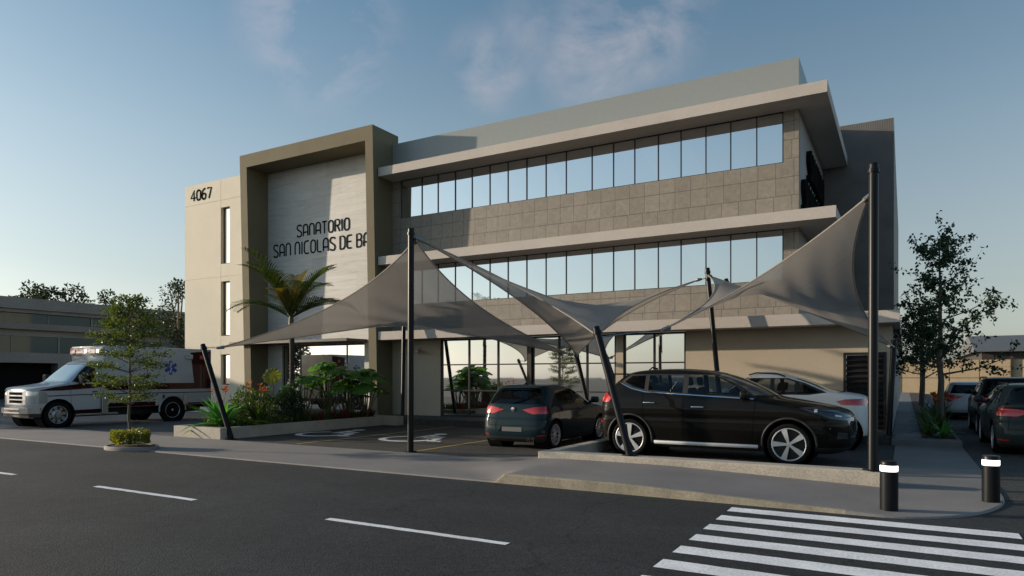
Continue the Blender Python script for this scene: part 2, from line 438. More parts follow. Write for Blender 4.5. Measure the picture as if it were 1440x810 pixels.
M['lens_dark'] = mat('smoked_lens', (.03, .033, .04), .12, spec=.6, coat=1)
M['lens_clear'] = mat('clear_lens', (.55, .58, .6), .1, metal=.5, coat=1)
M['plate'] = mat('number_plate', (.11, .12, .12), .5)
def paint(name, col, rough=.5, metal=.0):
    return mat(name, col, rough, metal=metal, coat=.4, spec=.04)
M['p_black'] = paint('paint_black', (.007, .0065, .0055))
M['p_teal'] = paint('paint_teal', (.010, .026, .034))
M['p_white'] = paint('paint_white', (.80, .80, .80), metal=0)
M['p_silver'] = paint('paint_silver', (.45, .46, .48), metal=.4)
M['p_grey'] = paint('paint_slate', (.022, .034, .037))
M['amb_white'] = paint('ambulance_white', (.47, .47, .475), .4, 0)
M['maroon'] = paint('ambulance_maroon', (.036, .003, .006), .5, 0)
M['blue'] = mat('emblem_blue', (.02, .07, .33), .5)
M['white'] = mat('white_plastic', (.75, .75, .75), .5)
M['red_light'] = mat('red_beacon', (.50, .035, .02), .2, coat=1)
M['led'] = emit('bollard_light', (1, .98, .95), 2.2)
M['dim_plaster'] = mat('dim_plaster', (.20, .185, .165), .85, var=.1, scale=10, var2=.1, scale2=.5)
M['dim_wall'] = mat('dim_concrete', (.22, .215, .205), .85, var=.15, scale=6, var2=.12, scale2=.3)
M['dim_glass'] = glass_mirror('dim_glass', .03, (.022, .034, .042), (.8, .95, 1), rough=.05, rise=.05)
M['roof_metal'] = mat('roof_sheet', (.13, .13, .125), .5, var=.1, scale=2)
M['sand_panel'] = mat('sand_panel', (.52, .40, .25), .8, var=.07, scale=4, var2=.08, scale2=.3)
# ------------------------------------------------------------------ world, sun, camera
SUN_AZ = math.atan2(-.282, -.959)          # direction towards the sun in the ground plane
SUN_EL = math.radians(11.0)
w = D.worlds.new('World'); SC.world = w; w.use_nodes = True
nt = w.node_tree; N, L = nt.nodes.new, nt.links.new
bg = nt.nodes['Background']
sky = N('ShaderNodeTexSky'); sky.sky_type = 'NISHITA'; sky.sun_disc = False
sky.sun_elevation = SUN_EL; sky.sun_rotation = SUN_AZ; sky.altitude = 50; sky.air_density = 1.0; sky.dust_density = 1.0; sky.ozone_density = 2.0
tc = N('ShaderNodeTexCoord')
# thin evening clouds: noise wisps gathered around a few directions of the sky
nz = N('ShaderNodeTexNoise'); nz.inputs['Scale'].default_value = 6.2; nz.inputs['Detail'].default_value = 9; nz.inputs['Roughness'].default_value = .62; nz.inputs['Distortion'].default_value = .35
mpp = N('ShaderNodeMapping'); mpp.inputs['Scale'].default_value = (1.0, 1.0, 1.5); mpp.inputs['Location'].default_value = (.35, .2, .1)
L(tc.outputs['Generated'], mpp.inputs[0]); L(mpp.outputs[0], nz.inputs['Vector'])
nr = N('ShaderNodeMapRange'); nr.inputs[1].default_value = .44; nr.inputs[2].default_value = .76; L(nz.outputs['Fac'], nr.inputs[0])
acc = None
for (dx, dy, dz, rad, amt) in CLOUDS:
    v = Vector((dx, dy, dz)).normalized()
    ds = N('ShaderNodeVectorMath'); ds.operation = 'DISTANCE'; L(tc.outputs['Generated'], ds.inputs[0]); ds.inputs[1].default_value = v
    r = N('ShaderNodeMapRange'); r.interpolation_type = 'SMOOTHSTEP'; r.inputs[1].default_value = rad; r.inputs[2].default_value = rad * .25; r.inputs[3].default_value = 0; r.inputs[4].default_value = amt
    L(ds.outputs['Value'], r.inputs[0])
    if acc is None: acc = r.outputs[0]
    else:
        mxx = N('ShaderNodeMath'); mxx.operation = 'MAXIMUM'; L(acc, mxx.inputs[0]); L(r.outputs[0], mxx.inputs[1]); acc = mxx.outputs[0]
mu = N('ShaderNodeMath'); mu.operation = 'MULTIPLY'; L(nr.outputs[0], mu.inputs[0]); L(acc, mu.inputs[1])
mixc = N('ShaderNodeMix'); mixc.data_type = 'RGBA'
mixc.inputs[7].default_value = CLOUD_COL
hs = N('ShaderNodeHueSaturation'); spz = N('ShaderNodeSeparateXYZ'); L(tc.outputs['Generated'], spz.inputs[0])
for nm_, lo_, hi_, top_ in (('Saturation', .30, 1.08, .54), ('Value', .84, 1.0, .30)):
    hz = N('ShaderNodeMapRange'); hz.inputs[1].default_value = .0; hz.inputs[2].default_value = top_; hz.inputs[3].default_value = lo_; hz.inputs[4].default_value = hi_; L(spz.outputs['Z'], hz.inputs[0]); L(hz.outputs[0], hs.inputs[nm_])   # haze pales the sky towards the horizon
tn = N('ShaderNodeVectorMath'); tn.operation = 'MULTIPLY'; tn.inputs[1].default_value = (.93, 1.0, .93); L(sky.outputs[0], tn.inputs[0]); L(tn.outputs[0], hs.inputs['Color'])
L(mu.outputs[0], mixc.inputs[0]); L(hs.outputs[0], mixc.inputs[6]); L(mixc.outputs[2], bg.inputs['Color'])
bg.inputs['Strength'].default_value = SKY

sl = D.lights.new('sun', 'SUN'); sl.energy = SUN; sl.angle = math.radians(.5); sl.color = (1, .83, .64)
so = D.objects.new('sun', sl); COL.objects.link(so)
sd = Vector((math.cos(SUN_AZ) * math.cos(SUN_EL), math.sin(SUN_AZ) * math.cos(SUN_EL), math.sin(SUN_EL)))
so.rotation_euler = sd.to_track_quat('Z', 'Y').to_euler(); so.location = (-30, -10, 30)
sky.sun_rotation = math.atan2(sd.x, sd.y)

cam = D.cameras.new('camera'); co = D.objects.new('camera', cam); COL.objects.link(co)
CAMH = 1.6
co.location = (0, 0, CAMH); co.rotation_euler = (PI / 2, 0, math.radians(29.822))
cam.sensor_width = 36; cam.lens = 36 * 963 / 1440; cam.shift_y = 125 / 1440; cam.clip_end = 3000; cam.clip_start = .05
SC.camera = co
SC.view_settings.view_transform = 'Standard'; SC.view_settings.look = 'None'; SC.view_settings.exposure = EXPO; SC.view_settings.gamma = 1
SC.cycles.use_denoising = True
try: SC.cycles.denoiser = 'OPENIMAGEDENOISE'
except Exception: pass
SC.cycles.max_bounces = 8; SC.cycles.transparent_max_bounces = 16; SC.cycles.caustics_reflective = False; SC.cycles.caustics_refractive = False
SC.cycles.sample_clamp_indirect = 4

# ------------------------------------------------------------------ ground, road, pavements
def sheet(name, poly, z, m):
    b = MB(); b.face([(x, y, z) for x, y in poly]); return struct(b.build(name, M[m]))
sheet('ground', [(-900, -900), (900, -900), (900, 1200), (-900, 1200)], -.012, 'ground')
sheet('road', [(-400, -5.5), (400, -5.5), (400, 11.0), (-400, 11.0)], -.004, 'asphalt')
sheet('parking_lot', [(-17, 11.3), (.3, 11.3), (.3, 18.6), (-17, 18.6)], .002, 'lot')
sheet('ambulance_driveway', [(-44, 11.3), (-17, 11.3), (-17, 60), (-44, 60)], .002, 'drive')
sheet('side_driveway', [(1.0, 10.9), (14, 10.9), (14, 74), (1.0, 74)], .002, 'lot')

def sstep(a, b, x):
    t = max(0, min(1, (x - a) / (b - a))); return t * t * (3 - 2 * t)
def walk_z(x, y):
    k = sstep(8.9, 10.6, y)
    up = sstep(-5.40 - 2.4 * k, -5.22 + .2 * k, x)
    return .018 + .118 * up * (1 - max(0, min(1, (x + 3.4) / 3.3)))
def walk_front(x):
    if x <= -.3: return 8.88
    t = min(1, (x + .3) / 1.43)
    return 11.2 - 2.32 * math.sqrt(max(0, 1 - t * t))
xs = [-60, -45, -30, -24] + [-20 + i * .5 for i in range(26)] + [-7 + i * .18 for i in range(8)] + [-5.5, -5.42, -5.36, -5.30, -5.24, -5.18, -5.1, -5, -4.6] + [-4.2 + i * .3 for i in range(8)] + [-1.9 + i * .1 for i in range(16)] + [-.35, -.3] + [-.3 + 1.43 * math.sin(i * PI / 2 / 22) for i in range(1, 23)]
xs = sorted(set(round(x, 4) for x in xs))
b = MB(); rows = []
ny = 14
for x in xs:
    f = walk_front(x); back = 11.34
    col = []
    for j in range(ny + 1):
        t = j / ny
        y = f + .10 + (back - f - .10) * t if x < .99 else f + (back - f) * t
        col.append(b.bm.verts.new((x, y, walk_z(x, y))))
    rows.append(col)
for i in range(len(xs) - 1):
    for j in range(ny):
        b.bm.faces.new([rows[i][j], rows[i + 1][j], rows[i + 1][j + 1], rows[i][j + 1]])
struct(b.build('sidewalk', M['walk'], smooth=60))
# kerb stones along the road edge (raised length) and the flush edging
def kerb_run(name, x0, x1, m):
    b = MB(); pr = []
    for x in [x for x in xs if x0 <= x <= x1]:
        f = walk_front(x); z = walk_z(x, f) + .002
        p = [(x, f + .102, z), (x, f + .02, z), (x, f, z - min(.02, z * .4)), (x, f - .012, -.006)]
        if x > -.3:
            t = min(1, (x + .3) / 1.43); nx, nyy = t / 1.43, -math.sqrt(max(0, 1 - t * t)) / 2.32
            n = Vector((nx, nyy, 0)).normalized() if (nx or nyy) else Vector((0, -1, 0))
            q = Vector((x, f, 0))
            p = [tuple(q - n * .101 + Vector((0, 0, z))), tuple(q - n * .02 + Vector((0, 0, z))), tuple(q + Vector((0, 0, z * .6))), tuple(q + n * .012 + Vector((0, 0, -.006)))]
        pr.append([b.bm.verts.new(v) for v in p])
    for i in range(len(pr) - 1):
        for j in range(3):
            b.bm.faces.new([pr[i][j + 1], pr[i + 1][j + 1], pr[i + 1][j], pr[i][j]])
    return struct(b.build(name, M[m]))
kerb_run('road_kerb', -5.5, -.6, 'kerb_old')
kerb_run('flush_kerb', -60, -5.5, 'walk')
kerb_run('corner_kerb', -.6, 1.14, 'walk')
# raised border of the parking bay with its return
b = MB(); b.box(-5.82, -.2, 11.10, 11.42, 0, .245, .02); b.box(-5.82, -5.58, 11.425, 15.2, 0, .235, .02)
struct(b.build('parking_border', M['kerb']))
b = MB(); b.box(-.19, 1.13, 11.345, 18.28, -.01, .02)
struct(b.build('crossing_path', M['path']))
b = MB(); b.box(-.27, 1.13, 18.285, 74, -.01, .15, .015)
struct(b.build('side_path', M['path']))
b = MB(); b.box(.36, 1.04, 18.9, 70, .10, .17)
struct(b.build('planting_soil', M['soil']))
b = MB(); b.box(-24.2, -.285, 18.35, 20.02, -.01, .2, .012); b.box(-24.2, -16.8, 20.021, 20.6, -.01, .2)
struct(b.build('paved_terrace', M['lot']))

# painted markings: every stripe is a thing of its own
def stripe(name, label, cat, x0, x1, y0, y1, z, m, group, skew=0):
    b = MB(); n = max(2, int((x1 - x0) / .12))
    rnd = random.Random(hash((x0, y0)) & 255)
    top, bot = [], []
    for i in range(n + 1):
        x = x0 + (x1 - x0) * i / n
        top.append((x + skew, y1 + rnd.uniform(-.006, .006), z)); bot.append((x, y0 + rnd.uniform(-.006, .006), z))
    va = [b.bm.verts.new(p) for p in bot]; vb = [b.bm.verts.new(p) for p in top]
    for i in range(n): b.bm.faces.new([va[i], va[i + 1], vb[i + 1], vb[i]])
    return tag(b.build(name, M[m]), label, cat, group)
ordn = ['first', 'second', 'third', 'fourth', 'fifth', 'sixth', 'seventh', 'eighth']
for i in range(8):
    y = 8.5 - i * .552
    stripe('crosswalk_stripe', f'white crosswalk stripe on dark asphalt, {ordn[i]} counted from the kerb and bollards', 'stripe', -1.84, 1.01, y - .14, y + .14, .0005, 'paint', 'white stripes of the crosswalk')
for (x0, x1, t) in ((-14.95, -12.62, 'white lane dash on the road at the left edge, only its tip showing'), (-10.27, -8.0, 'middle white lane dash on the road, in front of the small tree planter'), (-5.65, -3.3, 'white lane dash on the road nearest the crosswalk')):
    stripe('lane_dash', t, 'lane dash', x0, x1, 5.62, 5.72, .0005, 'paint', 'white lane dashes on the road')
def yline(x, y0, y1, t):
    b = MB(); b.face([(x - .045, y0, .006), (x + .045, y0, .006), (x + .045, y1, .006), (x - .045, y1, .006)])
    tag(b.build('bay_line', M['yellow']), t, 'bay line', 'yellow parking bay lines')
yline(-12.55, 11.6, 18.2, 'yellow bay line between the two wheelchair symbols')
yline(-9.1, 11.6, 18.2, 'yellow bay line between the tall left mast and the teal hatchback')
def isa(cx, cy, s, label):
    """wheelchair symbol lying on the tarmac, head towards the building"""
    t = thing('wheelchair_symbol', label, 'road symbol', (cx, cy, 0), 0, 'wheelchair symbols on the parking bays')
    def rib(pts, wd):
        b = MB(); P = [Vector((p[0] * s, p[1] * s, 0)) for p in pts]; va, vb = [], []
        for i, p in enumerate(P):
            d = (P[min(i + 1, len(P) - 1)] - P[max(i - 1, 0)]).normalized(); n = Vector((-d.y, d.x, 0)) * wd * s / 2
            va.append(b.bm.verts.new((p.x + n.x, p.y + n.y, .007))); vb.append(b.bm.verts.new((p.x - n.x, p.y - n.y, .007)))
        for i in range(len(P) - 1): b.bm.faces.new([va[i], vb[i], vb[i + 1], va[i + 1]])
        return b
    arc = [(.0 + .36 * math.cos(a), -.18 + .36 * math.sin(a)) for a in [math.radians(118 + i * 242 / 30) for i in range(31)]]
    rib(arc, .10).build('wheel_arc', M['paint'], t)
    rib([(-.02, .46), (.02, .02)], .15).build('torso', M['paint'], t)
    rib([(.0, .22), (.30, .22)], .10).build('arm', M['paint'], t)
    bb = rib([(-.02, .045), (.33, .045), (.34, .04), (.47, -.33), (.60, -.28)], .11); bb.build('leg', M['paint'], t)
    b = MB(); b.face([(s * (-.05 + .1 * math.cos(a)), s * (.62 + .1 * math.sin(a)), .007) for a in [2 * PI * i / 20 for i in range(20)]]); b.build('head', M['paint'], t)
isa(-11.1, 14.35, 1.9, 'white painted wheelchair symbol on the bay behind the tall left mast')
isa(-14.1, 14.35, 1.9, 'white painted wheelchair symbol beside the planter wall')

# ------------------------------------------------------------------ hospital
W, C, XR = 20.0, 19.15, -2.49
H = thing('hospital_building', 'three storey hospital with ribbon windows, pale canopies and a tall taupe entrance portal', 'building', (-14, 20, 0))
def hp(name, mb, m, smooth=0): return mb.build(name, M[m], H, True, smooth)
# tower with slot windows: panels 12 mm proud with open joints
tx = [-28.94, -26.4, -23.0]; slots = [(1.25, 2.6), (3.42, 5.84), (6.62, 9.13)]; sx = (-26.38, -25.80)
b = MB()
zj = [0, 2.95, 6.05, 9.46, 10.4]
b = MB()
cuts = sorted(set([0, 10.4] + [z for s in slots for z in s]))
core = [(-28.92, sx[0]), (sx[1], -23.5)]
for a, c in core: b.box(a, c, W + .012, W + .42, 0, 10.39)
for i in range(len(cuts) - 1):
    z0, z1 = cuts[i], cuts[i + 1]
    if (z0, z1) not in slots: b.box(sx[0] + .0005, sx[1] - .0005, W + .012, W + .42, z0, z1 - (.01 if i == len(cuts) - 2 else 0))
g = .009
def panel(x0, x1, z0, z1): b.box(x0 + g, x1 - g, W, W + .0115, z0 + g, z1 - g)
for i in range(4):
    panel(-28.94 - g, -26.4, zj[i], zj[i + 1])
    lo, hi = zj[i], zj[i + 1]
    panel(sx[1] - g, -23.5, lo, hi)
    inner = [s for s in slots if s[0] >= lo and s[1] <= hi]
    if inner:
        s = inner[0]; panel(-26.4, sx[1] + g, lo, s[0] + g); panel(-26.4, sx[1] + g, s[1] - g, hi)
    else: panel(-26.4, sx[1] + g, lo, hi)
b.box(-28.94, -28.64, W + .4205, W + 18, 0, 10.4)
b.box(-28.6395, -23.0, W + 4, W + 18, 0, 10.2)
hp('tower_wall', b, 'cream')
for z0, z1 in slots:
    f = MB(); yy = W + .12
    for (x0, x1, a, c) in ((sx[0], sx[1], z0, z0 + .05), (sx[0], sx[1], z1 - .05, z1), (sx[0], sx[0] + .045, z0 + .0505, z1 - .0505), (sx[1] - .045, sx[1], z0 + .0505, z1 - .0505)): f.box(x0 + .001, x1 - .001, yy, yy + .06, a + .001, c - .001)
    wo = hp('slot_window', f, 'bronze')
    p = MB(); p.box(sx[0] + .04, sx[1] - .04, yy + .025, yy + .04, z0 + .04, z1 - .04); p.build('pane', M['glass_low'], wo, True)
# portal leaning slightly forward at the top
def lean(z): return 19.18 - .28 * z / 10.7
b = MB()
def lbox(x0, x1, z0, z1, back=W + .35):
    P = []
    v = [b.bm.verts.new(p) for p in ((x0, lean(z0), z0), (x1, lean(z0), z0), (x1, back, z0), (x0, back, z0), (x0, lean(z1), z1), (x1, lean(z1), z1), (x1, back, z1), (x0, back, z1))]
    for f in ((3, 2, 1, 0), (4, 5, 6, 7), (0, 1, 5, 4), (1, 2, 6, 5), (2, 3, 7, 6), (3, 0, 4, 7)): b.bm.faces.new([v[i] for i in f])
lbox(-23.77, -23.37, 0, 10.18); lbox(-16.99, -16.63, 0, 10.18); lbox(-23.77, -16.63, 10.1805, 10.7)
hp('entrance_portal', b, 'taupe')
b = MB(); b.box(-23.365, -16.995, W, W + .34, 2.9, 10.175); b.box(-23.365, -22.5, W, W + .34, .2, 2.8995); b.box(-18.0, -16.995, W, W + .34, .2, 2.8995)
hp('portal_back_wall', b, 'trav')
b = MB(); b.box(-24.42, -17.85, 18.88, W - .003, 2.93, 3.04, .008); hp('entrance_canopy', b, 'bronze')
# entrance doors
f = MB()
for x in (-22.5, -21.55, -19.0, -18.05): f.box(x, x + .05, W + .08, W + .14, .2, 2.9)
f.box(-22.4495, -18.0505, W + .082, W + .138, 2.84, 2.8995); f.box(-22.4495, -18.0505, W + .082, W + .138, .2, .25)
do = hp('entrance_glazing', f, 'frame')
for x0, x1 in ((-22.45, -21.55), (-18.95, -18.05)):
    p = MB(); p.box(x0, x1, W + .10, W + .115, .25, 2.84); p.build('pane', M['glass_low'], do, True)
for x0, x1, hx in ((-21.5, -20.27, -20.38), (-20.255, -19.0, -20.15)):
    p = MB(); p.box(x0, x1, W + .10, W + .115, .255, 2.84); dr = hp('glass_door', p, 'glass_low')
    h = MB(); h.box(hx - .055, hx + .055, W + .045, W + .075, .75, 2.0, .012); h.build('handle', M['frame'], dr, True)
# canopies (slabs) -- L shaped in plan where they turn the corner
for (z0, z1, xr, yb) in ((8.88, 9.19, -1.71, 26.26), (5.66, 5.96, -1.51, 26.26)):
    b = MB(); b.prism([(-16.58, C), (xr, C), (xr, yb), (XR + .002, yb), (XR + .002, W - .002), (-16.58, W - .002)], 'z', z0, z1); hp('canopy', b, 'plaster')
b = MB(); b.box(-16.58, -.10, C, W - .002, 2.94, 3.24); b.box(-.2795, -.10, W - .0018, 46, 2.94, 3.24); hp('canopy', b, 'plaster')
# wall bands
def tband(name, z0, z1): 
    b = MB(); b.box(-16.62, XR, W, W + .3, z0, z1); return b
hp('tile_wall', tband('', 3.0, 4.25), 'tile')
hp('tile_wall', tband('', 5.70, 7.48), 'tile')
for z0, z1 in ((4.2505, 5.6995), (7.4805, 8.95)):
    for xa, xb in ((-16.62, -16.23), (-2.88, XR)):
        b = MB(); b.box(xa, xb, W, W + .3, z0, z1); hp('tile_pier', b, 'tile')
b = MB(); b.box(-16.62, XR, W + .01, W + .3, 8.9505, 10.29); b.box(XR - .3, XR, W + .3005, 27, 9.0, 10.288); hp('parapet', b, 'parapet')
b = MB(); b.box(XR - .3, XR - .001, W + .3005, 26.29, 3.0, 8.999); hp('side_wall', b, 'grey_wall')
b = MB(); b.box(-16.62, XR - .31, W + .301, 26.2, 8.7, 8.95); hp('roof', b, 'roof_metal')
# ground floor
b = MB()
for x0, x1 in ((-16.62, -14.42), (-7.76, -7.52)):
    b = MB(); b.box(x0, x1, W, W + .3, .2, 2.995); hp('ground_floor_wall', b, 'beige')
b = MB(); b.prism([(-5.58, .2), (-1.40, .2), (-1.40, 2.24), (-.40, 2.24), (-.40, .2), (-.285, .2), (-.285, 2.995), (-5.58, 2.995)], 'y', W, W + .3)
hp('ground_floor_wall', b, 'beige')
b = MB(); b.box(-.55, -.28, W + .301, 46, 0, 2.939); hp('side_ground_wall', b, 'grey_wall')
b = MB(); b.box(XR, -.55, W + .3, 26.29, 2.80, 3.1); hp('low_roof', b, 'roof_metal')
# rear wing
b = MB(); b.box(-2.7, -.31, 26.3, 26.6, 3.1, 10.3); hp('wing_wall', b, 'rib')
b = MB(); b.box(-.61, -.3105, 26.6005, 46, 3.2405, 10.28); hp('wing_side_wall', b, 'rib_y')
# ribbon windows: one window per bay
mull = [-16.21, -15.27, -14.55, -13.8, -13.09, -12.36, -11.64, -10.92, -10.2, -9.47, -8.57, -7.85, -7.16, -6.42, -5.73, -5.0, -4.3, -3.59, -2.90]
for (z0, z1) in ((4.252, 5.66), (7.482, 8.88)):
    for i in range(len(mull) - 1):
        x0, x1 = mull[i], mull[i + 1]
        f = MB(); t = .013
        f.box(x0 - t, x0 + t, W + .02, W + .09, z0, z1)
        if i == len(mull) - 2: f.box(x1 - t, x1 + t, W + .02, W + .09, z0, z1)
        f.box(x0 + t + .0005, x1 - t - .0005, W + .022, W + .088, z0, z0 + .02); f.box(x0 + t + .0005, x1 - t - .0005, W + .022, W + .088, z1 - .02, z1)
        wo = hp('ribbon_window', f, 'frame')
        p = MB(); p.pane(x0 + .012, x1 - .012, W + .05, W + .065, z0 + .018, z1 - .018); p.build('pane', M['glass_up'], wo, True)
# showroom windows on the ground floor
for (x0, x1, n) in ((-14.42, -10.86, 3), (-10.72, -7.76, 3), (-7.52, -5.58, 2)):
    f = MB(); t = .03; y0, y1 = W + .05, W + .13; z0, z1 = .2, 2.94
    xs2 = [x0 + (x1 - x0) * i / n for i in range(n + 1)]
    for i, x in enumerate(xs2):
        a = x if i == 0 else x - t if i < n else x - 2 * t
        f.box(a, a + 2 * t, y0, y1, z0, z1)
    zs = [z0, 1.12, 2.03, z1]
    for i in range(n):
        xa = xs2[i] + (2 * t if i == 0 else t) + .0005; xb = xs2[i + 1] - (2 * t if i == n - 1 else t) - .0005
        for z in zs:
            a = z0 if z == z0 else (z1 - 2 * t if z == z1 else z - t * .7)
            f.box(xa, xb, y0 + .002, y1 - .002, a, a + (2 * t if z in (z0, z1) else 1.4 * t))
    wo = hp('showroom_window', f, 'frame')
    for i in range(n):
        p = MB(); p.pane(xs2[i] + .02, xs2[i + 1] - .02, y0 + .035, y0 + .05, z0 + .04, z1 - .04); p.build('pane', M['glass_low'], wo, True)
b = MB(); b.box(-10.8595, -10.7205, W - .02, W + .3, .2, 2.939); hp('mullion_post', b, 'bronze')
# louvred service door
b = MB(); b.box(-1.398, -.402, W - .03, W + .05, .2, .26)
for (a, c) in ((-1.398, -1.33), (-.47, -.402)): b.box(a, c, W - .03, W + .05, .2605, 2.238)
b.box(-1.3295, -.4705, W - .03, W + .05, 2.17, 2.238)
lv = hp('louvred_door', b, 'rubber')
b = MB()
for i in range(13):
    z = .33 + i * .143
    Mx = Matrix.Translation((0, W + .01, z)) @ Matrix.Rotation(math.radians(38), 4, 'X')
    b.box(-1.328, -.472, -.055, .055, -.008, .008, M=Mx)
b.box(-1.328, -.472, W + .10, W + .12, .262, 2.168)
b.build('louvre_blades', M['rubber'], lv, True)
# small wall camera beside the portal
sc_ = thing('security_camera', 'small grey security camera on the wall under the lowest canopy, by the portal', 'camera', (-15.35, W, 2.6))
b = MB(); b.box(-.05, .05, -.03, -.002, -.06, .06, .008); b.tube([(0, -.02, 0), (0, -.16, -.03)], .015, 8); b.build('bracket', M['grey_wall'], sc_)
b = MB(); b.cyl((-.08, -.17, -.05), (.16, -.24, -.10), .05, .055, 16); b.build('housing', M['grey_wall'], sc_, smooth=40)

# ------------------------------------------------------------------ lettering (strokes in a 0..1 wide, 0..1.55 high cell)
def arc_(cx, cy, r, a0, a1, n=7): return [(cx + r * math.cos(math.radians(a0 + (a1 - a0) * i / n)), cy + r * math.sin(math.radians(a0 + (a1 - a0) * i / n))) for i in range(n + 1)]
GH = 1.55
G = {
 'S': [arc_(.7, GH - .3, .3, 20, 90) + arc_(.32, GH - .32, .32, 90, 230) + arc_(.66, .34, .34, 50, -90) + arc_(.3, .3, .3, 270, 200)],
 'A': [[(0, 0), (0, GH - .45)] + arc_(.45, GH - .45, .45, 180, 90) + [(.62, GH)] + arc_(.55, GH - .45, .45, 90, 0) + [(1, 0)], [(0, .5), (1, .5)]],
 'N': [[(0, 0), (0, GH - .45)] + arc_(.45, GH - .45, .45, 180, 90) + arc_(.55, GH - .45, .45, 90, 0) + [(1, 0)]],
 'T': [[(-.02, GH), (.95, GH)], [(.46, GH), (.46, 0)]],
 'O': [[(0, .45), (0, GH - .45)] + arc_(.45, GH - .45, .45, 180, 90) + arc_(.55, GH - .45, .45, 90, 0) + [(1, .45)] + arc_(.55, .45, .45, 0, -90) + arc_(.45, .45, .45, 270, 180)],
 'R': [[(0, 0), (0, GH), (.55, GH)] + arc_(.6, GH - .38, .38, 90, -90) + [(.0, GH - .76)], [(.45, GH - .76), (.98, 0)]],
 'I': [[(.1, 0), (.1, GH)]],
 'C': [[(.98, GH), (.45, GH)] + arc_(.45, GH - .45, .45, 90, 180) + [(0, .45)] + arc_(.45, .45, .45, 180, 270) + [(.98, 0)]],
 'L': [[(0, GH), (0, .35)] + arc_(.35, .35, .35, 180, 270) + [(.85, 0)]],
 'D': [[(0, 0), (0, GH), (.5, GH)] + arc_(.5, GH - .5, .5, 90, 0) + arc_(.5, .5, .5, 0, -90) + [(0, 0)]],
 'E': [[(.9, GH), (.35, GH)] + arc_(.35, GH - .35, .35, 90, 180) + [(0, .35)] + arc_(.35, .35, .35, 180, 270) + [(.9, 0)], [(0, .8), (.8, .8)]],
 'B': [[(0, 0), (0, GH), (.5, GH)] + arc_(.55, GH - .36, .36, 90, -90) + [(.0, GH - .72)], [(.5, GH - .72)] + arc_(.56, .415, .415, 90, -90) + [(0, 0)]],
 '4': [[(.72, 0), (.72, GH), (0, .45), (1, .45)]],
 '0': [[(0, .45), (0, GH - .45)] + arc_(.42, GH - .45, .42, 180, 0) + [(.84, .45)] + arc_(.42, .45, .42, 0, -180)],
 '6': [[(.72, GH)] + arc_(.72, GH - .72, .72, 90, 180) + [(0, .44)], arc_(.42, .44, .42, 0, 359, 20)],
 '7': [[(0, GH), (.88, GH), (.35, 0)]],
}
ADV = {'I': .2, 'L': .85, 'T': .93, 'E': .9, '4': 1.0, '0': .84, '6': .84, '7': .88, 'R': .95}
def stroke_letter(ch, s, sx, wd, depth):
    b = MB()
    for st in G[ch]:
        P = [Vector((p[0] * sx * s, p[1] * s)) for p in st]
        P = [p for i, p in enumerate(P) if i == 0 or (p - P[i - 1]).length > 1e-4]
        closed = (P[0] - P[-1]).length < .02 * s
        va = []
        for i, p in enumerate(P):
            d = (P[min(i + 1, len(P) - 1)] - P[max(i - 1, 0)]).normalized(); n = Vector((-d.y, d.x)) * wd / 2
            a, c = p + n, p - n
            va.append([b.bm.verts.new(q) for q in ((a.x, -depth, a.y), (c.x, -depth, c.y), (c.x, 0, c.y), (a.x, 0, a.y))])
        for i in range(len(P) - 1):
            for k in range(4): b.bm.faces.new([va[i][k], va[i][(k + 1) % 4], va[i + 1][(k + 1) % 4], va[i + 1][k]])
        b.bm.faces.new(va[0]); b.bm.faces.new(va[-1][::-1])
    bmesh.ops.recalc_face_normals(b.bm, faces=b.bm.faces[:])
    return b
def lettering(t, text, x, z, height, width, sw, depth, m, y=0, name='letter', gap=.42, space=1.05):
    s = height / GH
    tot = sum(space if c == ' ' else ADV.get(c, 1) for c in text) + gap * sum(1 for i in range(len(text) - 1) if text[i] != ' ' and text[i + 1] != ' ')
    sx = width / (tot * s)
    cx = x
    for i, c in enumerate(text):
        if c == ' ': cx += space * s * sx; continue
        o = stroke_letter(c, s, sx, sw, depth).build(name, M[m], t); o.location = (cx, y, z)
        cx += (ADV.get(c, 1) + (gap if i + 1 < len(text) and text[i + 1] != ' ' else 0)) * s * sx
t = thing('facade_sign', 'large metal letters naming the sanatorium on the striped stone wall inside the portal', 'sign', (-23.0, W - .001, 6.6))
lettering(t, 'SANATORIO', 1.38, .74, .46, 2.84, .062, .014, 'letter')
lettering(t, 'SAN NICOLAS DE BARI', .0, .02, .50, 5.75, .062, .014, 'letter')
t = thing('house_number', 'dark number 4067 high on the cream tower wall', 'sign', (-28.5, W - .001, 9.66))
lettering(t, '4067', 0, 0, .47, 1.45, .085, .012, 'letter_black', name='digit', gap=.34)
t = thing('side_sign', 'black letters in two lines on the shaded side wall under the top canopy', 'sign', (XR + .002, 20.45, 6.3), PI / 2)
lettering(t, 'SANATORIO', 1.2, 1.1, .75, 3.7, .15, .13, 'letter_black')
lettering(t, 'SAN NICOLAS DE BARI', 0, -.02, .75, 5.6, .12, .13, 'letter_black')

